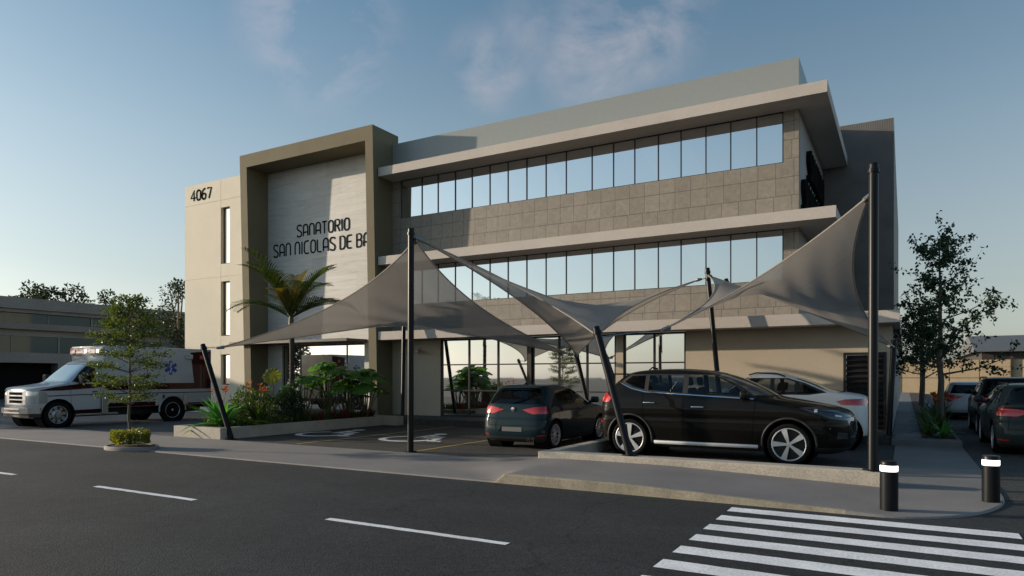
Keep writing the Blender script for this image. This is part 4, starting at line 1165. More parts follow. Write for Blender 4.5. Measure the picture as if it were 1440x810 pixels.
# ------------------------------------------------------------------ vehicles
def pchip(ts, vs, t):
    n = len(ts)
    h = [ts[i + 1] - ts[i] for i in range(n - 1)]; dl = [(vs[i + 1] - vs[i]) / h[i] for i in range(n - 1)]
    m = [0] * n
    for i in range(1, n - 1):
        m[i] = 0 if dl[i - 1] * dl[i] <= 0 else 2 * dl[i - 1] * dl[i] / (dl[i - 1] + dl[i])
    m[0], m[-1] = dl[0], dl[-1]
    i = max(0, min(n - 2, next((k for k in range(n - 1) if t <= ts[k + 1]), n - 2)))
    s = (t - ts[i]) / h[i]
    return (2 * s ** 3 - 3 * s * s + 1) * vs[i] + (s ** 3 - 2 * s * s + s) * h[i] * m[i] + (-2 * s ** 3 + 3 * s * s) * vs[i + 1] + (s ** 3 - s * s) * h[i] * m[i + 1]

class Shell:
    """body surface lofted through plan outlines at rising heights; features are cut into it along straight projections"""
    def __init__(s, rows, kr=4.5, kf=3.0, sub=4, nc=12, ns=44, side_bow=.03):
        s.kr, s.kf, s.nc, s.ns, s.bow = kr, kf, nc, ns, side_bow
        ts = [0]
        for a, b in zip(rows, rows[1:]): ts.append(ts[-1] + math.sqrt((b[0] - a[0]) ** 2 + .25 * (b[1] - a[1]) ** 2 + .25 * (b[2] - a[2]) ** 2 + (b[3] - a[3]) ** 2))
        cols = list(zip(*rows)); lv = []
        for i in range(len(rows) - 1):
            for k in range(sub): lv.append(ts[i] + (ts[i + 1] - ts[i]) * k / sub)
        lv.append(ts[-1])
        s.lv = [[pchip(ts, c, t) for c in cols] for t in lv]
        bm = s.bm = bmesh.new(); rings = []
        for r in s.lv: rings.append([bm.verts.new((x, y, r[0])) for x, y in s.outline(r)])
        n = len(rings[0])
        for i in range(len(rings) - 1):
            for k in range(n): bm.faces.new([rings[i][k], rings[i][(k + 1) % n], rings[i + 1][(k + 1) % n], rings[i + 1][k]])
        bm.faces.new(rings[0]); bm.faces.new(rings[-1])
        bmesh.ops.recalc_face_normals(bm, faces=bm.faces[:])
        s.lay = bm.faces.layers.int.new('tag'); s.tags = {}
    def outline(s, r):
        z, xr, xf, w, Rr, Rf = r
        Ln = xf - xr
        if Rr + Rf > Ln * .96: q = Ln * .96 / (Rr + Rf); Rr *= q; Rf *= q
        h = []
        for i in range(s.nc + 1):
            f = PI / 2 * i / s.nc
            h.append((xf - Rf * (1 - max(0, math.cos(f)) ** (2 / s.kf)), w * math.sin(f) ** (2 / s.kf)))
        x0, x1 = xf - Rf, xr + Rr
        for i in range(1, s.ns): h.append((x0 + (x1 - x0) * i / s.ns, w))
        for i in range(s.nc + 1):
            f = PI / 2 * (1 - i / s.nc)
            h.append((xr + Rr * (1 - max(0, math.cos(f)) ** (2 / s.kr)), w * math.sin(f) ** (2 / s.kr)))
        c, a = (xf + xr) / 2, Ln / 2
        h = [(x, y * (1 - s.bow * ((x - c) / a) ** 2)) for x, y in h]
        return h + [(x, -y) for x, y in h[-2:0:-1]]
    def side_y(s, x, z):
        r = min(s.lv, key=lambda q: abs(q[0] - z)); o = s.outline(r)[:2 * s.nc + s.ns + 1]
        return min(o, key=lambda p: abs(p[0] - x))[1]
    def cut(s, poly, ax, name, cond=None):
        bm, lay = s.bm, s.lay
        if name is None: tg = -1
        else: tg = s.tags.setdefault(name, len(s.tags) + 1)
        i, j = {'y': (0, 2), 'x': (1, 2), 'z': (0, 1)}[ax]
        area = sum(poly[k][0] * poly[(k + 1) % len(poly)][1] - poly[(k + 1) % len(poly)][0] * poly[k][1] for k in range(len(poly)))
        if area < 0: poly = poly[::-1]
        b0, b1 = min(p[0] for p in poly), max(p[0] for p in poly); c0, c1 = min(p[1] for p in poly), max(p[1] for p in poly)
        def sel():
            o = []
            for f in bm.faces:
                if f[lay] == -1: continue
                us = [v.co[i] for v in f.verts]; vs = [v.co[j] for v in f.verts]
                if max(us) < b0 or min(us) > b1 or max(vs) < c0 or min(vs) > c1: continue
                if cond and not cond(f.calc_center_median()): continue
                o.append(f)
            return o
        for k in range(len(poly)):
            p, q = poly[k], poly[(k + 1) % len(poly)]
            fs = sel()
            if not fs: return
            co = Vector((0, 0, 0)); no = Vector((0, 0, 0)); co[i], co[j] = p; no[i], no[j] = q[1] - p[1], -(q[0] - p[0])
            es = set(e for f in fs for e in f.edges); vs = set(v for f in fs for v in f.verts)
            bmesh.ops.bisect_plane(bm, geom=fs + list(es) + list(vs), dist=1e-5, plane_co=co, plane_no=no.normalized())
        for f in sel():
            c = f.calc_center_median(); u, v = c[i], c[j]
            if all((poly[(k + 1) % len(poly)][0] - poly[k][0]) * (v - poly[k][1]) - (poly[(k + 1) % len(poly)][1] - poly[k][1]) * (u - poly[k][0]) >= -1e-7 for k in range(len(poly))): f[lay] = tg
    def line(s, p, q, ax, name, wd=.008, cond=None):
        d = Vector((q[0] - p[0], q[1] - p[1])).normalized(); n = Vector((-d.y, d.x)) * wd / 2
        s.cut([(p[0] + n.x, p[1] + n.y), (q[0] + n.x, q[1] + n.y), (q[0] - n.x, q[1] - n.y), (p[0] - n.x, p[1] - n.y)], ax, name, cond)
    def parts(s, parent, spec, body='body', body_mat=None):
        """spec: tag name -> (part name, material, split left/right, inset)"""
        bm, lay = s.bm, s.lay
        groups = {}
        inv = {v: k for k, v in s.tags.items()}
        for f in bm.faces:
            t = f[lay]
            if t == -1: continue
            nm = inv.get(t, 0)
            if nm == 0: key = (0, 0)
            else: key = (nm, (1 if f.calc_center_median().y > 0 else -1) if spec[nm][2] else 0)
            groups.setdefault(key, []).append(f)
        out = {}
        order = sorted(groups, key=lambda k: (k[0] != 0, str(k)))
        for key in order:
            fs = groups[key]; nb = bmesh.new(); mp = {}
            ins = 0 if key[0] == 0 else spec[key[0]][3]
            for f in fs:
                vv = []
                for v in f.verts:
                    if v not in mp: mp[v] = nb.verts.new(v.co - v.normal * ins)
                    vv.append(mp[v])
                try: nb.faces.new(vv)
                except ValueError: pass
            nm, m = (body, body_mat) if key[0] == 0 else spec[key[0]][:2]
            me = D.meshes.new(nm); nb.to_mesh(me); nb.free()
            par = parent
            if key[0] != 0 and len(spec[key[0]]) > 4: par = out.get((spec[key[0]][4], key[1])) or parent
            out[key] = link(nm, me, M[m], par, smooth=38)
        bm.free()
        return out

def ngon(cx, cz, r, n=24): return [(cx + r * math.cos(2 * PI * k / n), cz + r * math.sin(2 * PI * k / n)) for k in range(n)]
_wheels = {}
def wheel(parent, x, y, r, wd, style, side):
    """side +1: outer face towards +y"""
    key = (r, wd, style)
    if key not in _wheels:
        h = wd / 2; q = {'five': .77, 'twin': .72}.get(style, .66)
        b = MB(); b.lathe([(r * .30, -h * .6), (r * q, -h * .6), (r * q, h * .25), (.0, h * .2)], 40); hub = b.build('wheel', M['alloy_dark'], parent, smooth=40)
        b = MB(); b.lathe([(r * q, -h * .9), (r * max(.80, q + .07), -h), (r * .94, -h * .97), (r * .99, -h * .80), (r, -h * .5), (r, h * .5), (r * .99, h * .80), (r * .94, h * .97), (r * max(.80, q + .07), h), (r * (q + .02), h * .93), (r * q, h * .8)], 56); ty = b.build('tyre', M['tyre'], hub, smooth=30)
        b = MB()
        b.lathe([(r * (q + .005), h * .70), (r * (q + .025), h * .95), (r * q, h * .98), (r * (q - .03), h * .90), (r * (q - .04), h * .5)], 56)
        def rot(a): return Matrix.Rotation(a, 4, 'Y')
        if style == 'five':
            for k in range(5):
                b.prism([(-.05 * r, .10 * r), (.06 * r, .10 * r), (.20 * r, (q - .005) * r), (-.08 * r, (q - .005) * r)], 'y', h * .60, h * .93, rot(2 * PI * k / 5 + .2))
        elif style == 'twin':
            for k in range(10):
                b.prism([(-.025 * r, .08 * r), (.03 * r, .08 * r), (.10 * r * (1 if k % 2 else -1) + .03 * r, (q - .015) * r), (.10 * r * (1 if k % 2 else -1) - .03 * r, (q - .015) * r)], 'y', h * .5, h * .82, rot(2 * PI * (k // 2) / 5 + (.16 if k % 2 else -.16)))
        elif style == 'steel':
            b.lathe([(.0, h * .95), (.20 * r, h * .95), (.22 * r, h * .6), (.36 * r, h * .45), (.40 * r, h * .35)], 32)
            for k in range(8): b.prism([(-.10 * r, .36 * r), (.10 * r, .36 * r), (.155 * r, .63 * r), (-.155 * r, .63 * r)], 'y', h * .22, h * .45, rot(2 * PI * k / 8))
            for k in range(8): b.cyl(rot(2 * PI * (k + .5) / 8) @ Vector((0, h * .4, .30 * r)), rot(2 * PI * (k + .5) / 8) @ Vector((0, h * .8, .30 * r)), .03 * r, n=8)
        b.lathe([(0, h * .92), (.10 * r, h * .90), (.13 * r, h * .82), (.13 * r, h * .3)], 24)
        if style == 'dual':
            b.lathe([(.0, -h * .1), (.25 * r, -h * .1), (.3 * r, -h * .4), (.6 * r, -h * .5)], 32)
        rim = b.build('rim', M['steelwheel' if style in ('steel', 'dual') else 'alloy'], hub, smooth=35)
        _wheels[key] = (hub, ty, rim); first = True
    hub, ty, rim = _wheels[key]
    if hub.get('used'):
        nh = hub.copy(); COL.objects.link(nh)
        for c in (ty, rim):
            q = c.copy(); COL.objects.link(q); q.parent = nh
        hub = nh
    else: hub['used'] = 1
    hub.parent = parent; hub.location = (x, y, r); hub.rotation_euler = (0, R.uniform(0, 6), 0) if side > 0 else (0, R.uniform(0, 6), PI)
    if side < 0: hub.rotation_euler = (PI, R.uniform(0, 6), 0)
    return hub
def seats(parent, spots, s=1):
    for x, y, z in spots:
        b = MB(); b.box(x - .22 * s, x + .26 * s, y - .23, y + .23, z - .05, z + .12, .05)
        Mx = Matrix.Translation((x - .24 * s, y, z + .1)) @ Matrix.Rotation(math.radians(-14), 4, 'Y')
        b.box(-.06, .06, -.22, .22, 0, .52, .05, M=Mx); b.box(-.045, .045, -.12, .12, .56, .74, .04, M=Mx)
        b.build('seat', M['seat'], parent, smooth=40)
def wells(parent, spots, r, y0, y1, wd=.0):
    for x in spots:
        for sg in (-1, 1):
            b = MB(); b.lathe([(0, y0 * sg), (r, y0 * sg), (r, y1 * sg)], 32, M=Matrix.Translation((x, 0, spots[x]))); b.build('wheel_well', M['dark'], parent)
def mirror_(parent, x, y, z, sg, m, s=1):
    b = MB(); b.box(x - .06 * s, x + .07 * s, y * sg + (.02 if sg > 0 else -.22), y * sg + (.22 if sg > 0 else -.02), z - .02, z + .13 * s, .045, seg=3); b.box(x - .02, x + .04, min(y * sg - .03 * sg, y * sg + .06 * sg), max(y * sg - .03 * sg, y * sg + .06 * sg), z - .03, z + .03, .012)
    return b.build('wing_mirror', M[m], parent, smooth=45)
def handle(parent, sh, x, z, m, ln=.17):
    for sg in (-1, 1):
        y = sh.side_y(x, z) * sg
        b = MB(); b.box(x - ln / 2, x + ln / 2, min(y + .004 * sg, y + .035 * sg), max(y + .004 * sg, y + .035 * sg), z - .014, z + .016, .010); b.build('handle', M[m], parent.get(('door', sg)) if isinstance(parent, dict) else parent, smooth=45)

def hatch_rows(h=1.435, L0=-1.84, L1=2.12, w=.84, est=0):
    k = h / 1.435; q = w / .845
    rw = [(.16, L0 + .14, L1 - .17, .74, .35, .55), (.24, L0 + .04, L1 - .06, .80, .30, .55), (.40, L0 - .01, L1, .825, .30, .6), (.55, L0, L1 + .01, .842, .32, .62), (.66, L0 + .015, L1, .845, .34, .65),
          (.70, L0 + .035, L1 - .02, .842, .34, .65), (.80, L0 + .05, L1 - .08, .84, .36, .68), (.86, L0 + .06, L1 - .22, .834, .38, .72), (.92, L0 + .075, L1 - .6, .822, .40, .75), (.97, L0 + .09 - .03 * est, L1 - 1.02, .806, .42, .62),
          (1.02, L0 + .115 - .05 * est, L1 - 1.17, .788, .42, .6), (1.15, L0 + .20 - .09 * est, L1 - 1.46, .742, .42, .55), (1.28, L0 + .31 - .14 * est, L1 - 1.8, .692, .42, .5), (1.36, L0 + .37 - .16 * est, L1 - 2.1, .65, .4, .5),
          (1.395, L0 + .42 - .15 * est, L1 - 2.3, .615, .4, .5), (1.42, L0 + .62 - .15 * est, L1 - 2.5, .54, .4, .5), (1.435, L0 + .95, L1 - 2.68, .36, .2, .3)]
    return [(z * k, a, b, c * q, d, e) for z, a, b, c, d, e in rw]
def hatchback(name, label, cat, loc, rotz, pm, wb=(-1.26, 1.26), h=1.435, L0=-1.84, L1=2.12, w=.84, est=0, detail=True, group=None, style='twin', r=.315, rails=False):
    t = thing(name, label, cat, loc, rotz, group)
    sh = Shell(hatch_rows(h, L0, L1, w, est), kr=4.2, kf=3, sub=4 if detail else 3, nc=12 if detail else 9, ns=44 if detail else 30)
    k = h / 1.435; bl = 1.0 * k; tp = 1.325 * k; xb = L0 + .78
    side = lambda c: abs(c.y) > w * .62
    rear = lambda c: c.x < L0 + .75
    ce = wb[0] - .05
    # dark sill and rear apron
    sh.cut([(L0 - .1, .1), (L0 - .1, .285 * k), (L1, .20 * k), (L1, .1)], 'y', 'sill')
    # doors
    sh.cut([(wb[0] + .40, .3 * k), (wb[0] + .16, .62 * k), (wb[0] + .16, bl + .02), (-.17, bl + .02), (-.17, .25 * k)], 'y', 'door', side)
    sh.cut([(-.16, .25 * k), (-.16, bl + .02), (L1 - 1.12, bl - .03), (L1 - 1.22, .25 * k)], 'y', 'front_door', side)
    for xx in (-.165,): sh.line((xx, .25 * k), (xx, bl), 'y', 'gap', .010, side)
    sh.line((wb[0] + .155, .62 * k), (wb[0] + .155, bl), 'y', 'gap', .009, side); sh.line((L1 - 1.17, .25 * k), (L1 - 1.10, bl - .05), 'y', 'gap', .009, side)
    # glass
    if est:
        sh.cut([(L0 + .34, bl + .06 * k), (L0 + .42, tp - .05), (ce + .12, tp), (ce + .12, bl + .015)], 'y', 'quarter_glass', side)
    sh.cut([(ce + .20 + (-.0 if est else .05), bl), (ce + .18, bl + .2 * k), (ce + .30, tp - .015), (-.24, tp), (-.21, bl)], 'y', 'rear_side_glass', side)
    sh.cut([(-.11, bl), (-.15, tp), (L1 - 1.95, tp - .02), (L1 - 1.56, 1.12 * k), (L1 - 1.24, bl - .015)], 'y', 'front_side_glass', side)
    sh.cut([(-w * .80, 1.0 * k), (w * .80, 1.0 * k), (w * .66, 1.315 * k), (-w * .66, 1.315 * k)], 'x', 'rear_window', lambda c: c.x < L0 + .6 and c.z > .96 * k)
    sh.cut([(-w * .80, 1.0 * k), (w * .80, 1.0 * k), (w * .63, 1.34 * k), (-w * .63, 1.34 * k)], 'x', 'windscreen', lambda c: c.x > L1 - 2.15 and c.z > .98 * k)
    # lamps
    for sg in (-1, 1):
        sh.cut([(sg * .24 * w / .84, .875 * k), (sg * .52 * w / .84, .935 * k), (sg * .74 * w / .84, .955 * k), (sg * .90 * w / .84, .93 * k), (sg * .90 * w / .84, .80 * k), (sg * .50 * w / .84, .785 * k)], 'x', 'taillight', lambda c: c.x < L0 + .22)
        sh.cut([(sg * .40 * w / .84, .70 * k), (sg * .62 * w / .84, .74 * k), (sg * .85 * w / .84, .74 * k), (sg * .85 * w / .84, .60 * k), (sg * .45 * w / .84, .58 * k)], 'x', 'headlight', lambda c: c.x > L1 - .5)
        sh.cut([(sg * .62 * w / .84, .305 * k), (sg * .80 * w / .84, .315 * k), (sg * .80 * w / .84, .335 * k), (sg * .62 * w / .84, .33 * k)], 'x', 'reflector', lambda c: c.x < L0 + .3)
    if detail:
        gl = lambda c: c.x < L0 + .35
        sh.line((-.64 * w / .84, .53 * k), (.64 * w / .84, .53 * k), 'x', 'gap', .009, gl)
        for sg in (-1, 1): sh.line((sg * .64 * w / .84, .53 * k), (sg * .60 * w / .84, .80 * k), 'x', 'gap', .008, gl)
        sh.cut([(-.33, .385 * k), (.33, .385 * k), (.27, .505 * k), (-.27, .505 * k)], 'x', 'plate_recess', gl)
        sh.line((-.40, .845 * k), (.40, .845 * k), 'x', 'gap', .007, lambda c: gl(c) and abs(c.y) < .26)
    ar = r + .055
    for x in wb: sh.cut(ngon(x, r + .005, ar), 'y', None, lambda c: abs(c.y) > w * .5)
    pr = sh.parts(t, {'sill': ('sill', 'rubber', 0, 0), 'door': ('door', pm, 1, 0), 'front_door': ('door', pm, 1, 0), 'gap': ('shut_line', 'dark', 0, .006), 'rear_side_glass': ('side_window', 'glass_car', 1, .006), 'quarter_glass': ('side_window', 'glass_car', 1, .006), 'front_side_glass': ('side_window', 'glass_car', 1, .006),
                      'rear_window': ('rear_window', 'glass_tint', 0, .006), 'windscreen': ('windscreen', 'glass_car', 0, .004), 'taillight': ('taillight', 'lens_red', 1, -.004), 'headlight': ('headlight', 'lens_clear', 1, 0), 'reflector': ('reflector', 'lens_red', 1, -.002), 'plate_recess': ('plate_recess', 'rubber' if False else pm, 0, .015)}, 'body', pm)
    wells(t, {x: r for x in wb}, ar + .004, .42, w * .94)
    for x in wb:
        for sg in (-1, 1): wheel(t, x, sg * (w - .125), r, .21, style, sg)
    for sg in (-1, 1): mirror_(t, L1 - 1.32, w * .90, bl - .01, sg, pm)
    if detail:
        handle({('door', s): pr[('door', s)] for s in (-1, 1)}, sh, wb[0] + .34, .86 * k, pm); handle({('door', s): pr[('front_door', s)] for s in (-1, 1)}, sh, -.02, .86 * k, pm)
        b = MB(); b.box(L0 + .002, L0 + .012, -.25, .25, .395 * k, .495 * k, .004); b.build('number_plate', M['plate'], t)
        b = MB(); b.box(L0 + .30 - .14 * est, L0 + .52, -w * .64, w * .64, 1.345 * k, 1.375 * k, .012); b.build('spoiler', M[pm], t, smooth=40)
        b = MB(); b.tube([(L0 + .55, 0, 1.385 * k), (L0 + .65, 0, 1.46 * k), (L0 + .74, 0, 1.42 * k)], [.012, .014, .03], 8); b.build('roof_antenna', M[pm], t, smooth=40)
        b = MB(); b.tube([(L0 + .30, .02, 1.0 * k), (L0 + .20, -.36, 1.015 * k)], .008, 6); b.build('rear_wiper', M['rubber'], t)
        for yy in (-.52, -.42): 
            b = MB(); b.lathe([(.028, 0), (.034, 0), (.034, .10), (.026, .10)], 16, M=Matrix.Translation((L0 + .0, yy, .215 * k)) @ Matrix.Rotation(-PI / 2, 4, 'Z')); b.build('exhaust_pipe', M['chrome'], t, smooth=40)
        b = MB(); b.lathe([(0, 0), (.045, 0), (.05, .01), (0, .012)], 24, M=Matrix.Translation((L0 + .055, 0, .88 * k)) @ Matrix.Rotation(PI / 2, 4, 'Z')); b.build('badge', M['chrome'], t, smooth=40)
    if rails:
        for sg in (-1, 1):
            b = MB(); b.tube([(L0 + .45, sg * w * .70, 1.37 * k), (L0 + .6, sg * w * .70, 1.43 * k), (.2, sg * w * .71, 1.43 * k), (.4, sg * w * .72, 1.36 * k)], .015, 8); b.build('roof_rail', M['rubber'], t, smooth=40)
    seats(t, [(.25, .36, .42 * k), (.25, -.36, .42 * k), (-.62, .36, .44 * k), (-.62, -.36, .44 * k)])
    b = MB(); b.box(.62, L1 - 1.1, -w * .8, w * .8, .5 * k, .93 * k, .04); b.box(L0 + .2, L1 - .3, -.40, .40, .2, .30); b.box(L0 + .3, L1 - 1.2, -w * .72, w * .72, .30, .36); b.build('cabin_floor', M['dark'], t)
    return t

# teal hatchback, tail towards the street
hatchback('hatchback_car', 'dark teal hatchback seen from behind, parked nose to the glass front', 'car', (-7.52, 14.94, 0), PI / 2, 'p_teal', w=.825)
# estate in the side driveway
hatchback('estate_car', 'slate green estate car seen from behind in the side driveway at the right edge', 'car', (2.47, 18.75, 0), PI / 2, 'p_grey', wb=(-1.1, 1.62), L0=-1.9, L1=2.55, w=.88, h=1.47, est=1, rails=True, r=.33)
gp = None
hatchback('parked_car', 'silver car far up the driveway, seen between the path bed and the dark cars', 'car', (2.15, 32.0, 0), PI / 2, 'p_silver', L1=2.2, detail=False, h=1.42)
hatchback('parked_car', 'black car with roof rails parked directly ahead of the slate estate car', 'car', (2.55, 24.2, 0), PI / 2, 'p_black', L1=2.2, detail=False, h=1.60, est=1, rails=True)
hatchback('parked_car', 'dark car parked far up the driveway at the right edge, only its roof showing', 'car', (5.3, 27.5, 0), PI / 2, 'p_grey', L1=2.2, detail=False, h=1.55, est=1)

# black crossover, side on
def crossover(loc, rotz):
    t = thing('crossover_car', 'large black crossover car seen from its right side behind the low kerb', 'car', loc, rotz)
    rows = [(.22, -1.98, 2.33, .80, .35, .6), (.30, -2.16, 2.47, .87, .35, .6), (.45, -2.25, 2.55, .905, .36, .65), (.62, -2.27, 2.57, .92, .38, .68), (.75, -2.265, 2.565, .925, .40, .7), (.79, -2.24, 2.56, .915, .40, .7), (.90, -2.25, 2.51, .935, .42, .75),
            (.97, -2.25, 2.45, .935, .44, .8), (1.04, -2.25, 2.26, .925, .46, .85), (1.10, -2.245, 1.98, .915, .48, .85), (1.16, -2.23, 1.62, .905, .50, .7), (1.22, -2.20, 1.28, .89, .50, .6), (1.30, -2.155, 1.12, .862, .5, .55),
            (1.40, -2.06, .93, .825, .5, .5), (1.50, -1.95, .71, .785, .5, .5), (1.60, -1.82, .46, .742, .48, .5), (1.67, -1.70, .22, .70, .45, .5), (1.72, -1.50, -.02, .64, .42, .5), (1.75, -1.2, -.28, .55, .4, .5), (1.765, -.85, -.5, .36, .2, .2)]
    sh = Shell(rows, kr=3.4, kf=2.7, sub=4, nc=14, ns=54)
    side = lambda c: abs(c.y) > .60
    sh.cut([(-2.4, .1), (-2.4, .42), (-2.1, .40), (-1.9, .30), (1.9, .30), (2.2, .36), (2.7, .40), (2.7, .1)], 'y', 'cladding') if False else None
    sh.cut([(-2.4, .1), (-2.4, .36), (2.7, .34), (2.7, .1)], 'y', 'cladding')
    sh.cut([(-1.02, .36), (-1.22, .80), (-1.22, 1.33), (-.42, 1.28), (-.42, .36)], 'y', 'rear_door', side)
    sh.cut([(-.41, .36), (-.41, 1.28), (.95, 1.17), (.86, .36)], 'y', 'front_door', side)
    sh.line((-.415, .36), (-.415, 1.26), 'y', 'gap', .011, side); sh.line((-1.03, .37), (-1.22, .80), 'y', 'gap', .010, side); sh.line((-1.22, .80), (-1.24, 1.32), 'y', 'gap', .010, side); sh.line((.865, .36), (.93, 1.17), 'y', 'gap', .010, side)
    # swage lines pressed into the doors
    # window band: black surround first, then chrome line and panes
    sh.cut([(-1.74, 1.50), (-1.56, 1.655), (.18, 1.655), (.62, 1.44), (.95, 1.21), (.70, 1.195), (-1.2, 1.30), (-1.5, 1.37)], 'y', 'window_surround', side)
    sh.cut([(-1.66, 1.50), (-1.52, 1.62), (-1.22, 1.63), (-1.22, 1.345), (-1.46, 1.40)], 'y', 'quarter_glass', side)
    sh.cut([(-1.14, 1.335), (-1.14, 1.63), (-.44, 1.635), (-.44, 1.285)], 'y', 'rear_glass', side)
    sh.cut([(-.34, 1.28), (-.34, 1.635), (.14, 1.63), (.55, 1.425), (.84, 1.225)], 'y', 'front_glass', side)
    sh.line((-1.80, 1.50), (-1.50, 1.365), 'y', 'chrome_strip', .016, side); sh.line((-1.50, 1.365), (-1.2, 1.297), 'y', 'chrome_strip', .016, side); sh.line((-1.2, 1.297), (.90, 1.188), 'y', 'chrome_strip', .016, side)
    sh.cut([(-.82, 1.255), (.82, 1.255), (.64, 1.67), (-.64, 1.67)], 'x', 'windscreen', lambda c: c.x > .2 and c.z > 1.235)
    sh.cut([(-.66, 1.30), (.66, 1.30), (.55, 1.60), (-.55, 1.60)], 'x', 'rear_window', lambda c: c.x < -1.6)
    sh.cut([(1.66, 1.045), (1.98, 1.065), (2.30, .985), (2.60, .86), (2.60, .80), (2.2, .86)], 'y', 'headlight', lambda c: abs(c.y) > .38)
    sh.cut([(1.93, .97), (1.93, 1.02), (1.98, 1.02), (1.98, .97)], 'y', 'headlight_lens', lambda c: abs(c.y) > .38); sh.cut([(2.26, .90), (2.26, .93), (2.36, .905), (2.36, .88)], 'y', 'headlight_lens', lambda c: abs(c.y) > .38)  # white patches painted into the headlight as small bright highlights
    sh.cut([(-2.35, 1.08), (-2.35, 1.25), (-2.05, 1.275), (-1.90, 1.165), (-1.96, 1.085)], 'y', 'taillight', lambda c: abs(c.y) > .42)
    sh.cut([(-2.35, .64), (-2.35, .73), (-2.12, .71), (-2.12, .66)], 'y', 'reflector', lambda c: abs(c.y) > .5)
    sh.cut([(-.52, .50), (.52, .50), (.62, .88), (-.62, .88)], 'x', 'grille', lambda c: c.x > 2.2)
    for sg in (-1, 1): sh.cut([(sg * .62, .50), (sg * .80, .50), (sg * .80, .62), (sg * .64, .60)], 'x', 'fog_lamp', lambda c: c.x > 2.0)
    sh.line((1.05, 1.14), (2.42, .93), 'y', 'gap', .008, lambda c: abs(c.y) > .7 and c.x > 1.0)
    r, wb = .375, (-1.51, 1.51)
    for x in wb: sh.cut(ngon(x, r + .01, r + .075), 'y', None, lambda c: abs(c.y) > .5)
    pr = sh.parts(t, {'cladding': ('cladding', 'rubber', 0, -.004), 'rear_door': ('door', 'p_black', 1, 0), 'front_door': ('door', 'p_black', 1, 0), 'gap': ('shut_line', 'dark', 0, .007), 'window_surround': ('window_surround', 'rubber', 1, 0), 'quarter_glass': ('side_window', 'glass_tint', 1, .005), 'rear_glass': ('side_window', 'glass_car', 1, .005), 'front_glass': ('side_window', 'glass_car', 1, .005),
                      'chrome_strip': ('chrome_strip', 'chrome', 1, -.006), 'windscreen': ('windscreen', 'glass_screen', 0, .003), 'rear_window': ('rear_window', 'glass_tint', 0, .003), 'headlight': ('headlight', 'lens_dark', 1, -.002), 'headlight_lens': ('headlight_lens', 'white', 1, -.004), 'taillight': ('taillight', 'lens_red', 1, -.012), 'reflector': ('reflector', 'lens_red', 1, -.004), 'grille': ('grille', 'lens_dark', 0, .01), 'fog_lamp': ('fog_lamp', 'lens_dark', 1, 0)}, 'body', 'p_black')
    wells(t, {x: r for x in wb}, r + .08, .45, .885)
    for x in wb:
        for sg in (-1, 1):
            wheel(t, x, sg * .80, r, .235, 'five', sg)
            b = MB(); pts = []
            for k in range(33):
                a = math.radians(-22 + 224 * k / 32); px, pz = x + (r + .088) * math.cos(a), r + .01 + (r + .088) * math.sin(a)
                if pz < .26: continue
                pts.append((px, sg * (sh.side_y(px, pz) - .004), pz))
            b.tube(pts, .024, 8); b.build('arch_trim', M['rubber'], t, smooth=50)
    for sg in (-1, 1):
        mirror_(t, .74, .845, 1.20, sg, 'p_black', 1.15)
        b = MB(); y = .885 * sg; b.box(-1.0, .98, min(y, y + .035 * sg), max(y, y + .035 * sg), .275, .345, .015); b.build('side_sill_strip', M['alloy'], t, smooth=40)
    handle({('door', s): pr[('rear_door', s)] for s in (-1, 1)}, sh, -1.10, 1.085, 'chrome', .24); handle({('door', s): pr[('front_door', s)] for s in (-1, 1)}, sh, -.13, 1.02, 'chrome', .24)
    b = MB(); b.tube([(-1.45, 0, 1.70), (-1.33, 0, 1.80), (-1.22, 0, 1.755)], [.014, .016, .035], 8); b.build('roof_antenna', M['p_black'], t, smooth=40)
    b = MB(); b.box(-1.98, -1.70, -.60, .60, 1.645, 1.675, .012); b.build('spoiler', M['p_black'], t, smooth=40)
    seats(t, [(.0, .40, .78), (.0, -.40, .78), (-.98, .40, .80), (-.98, -.40, .80)], 1.1)
    b = MB(); b.box(.62, 1.15, -.72, .72, .8, 1.14, .05); b.lathe([(.17, 0), (.185, .015), (.17, .03)], 24, M=Matrix.Translation((.52, .4, 1.12)) @ Matrix.Rotation(PI / 2 + .35, 4, 'Z')); b.box(-1.95, 1.3, -.68, .68, .58, .64); b.box(-1.7, 2.2, -.42, .42, .25, .4); b.build('cabin_floor', M['dark'], t)
    return t
crossover((-3.325, 14.13, 0), 0)

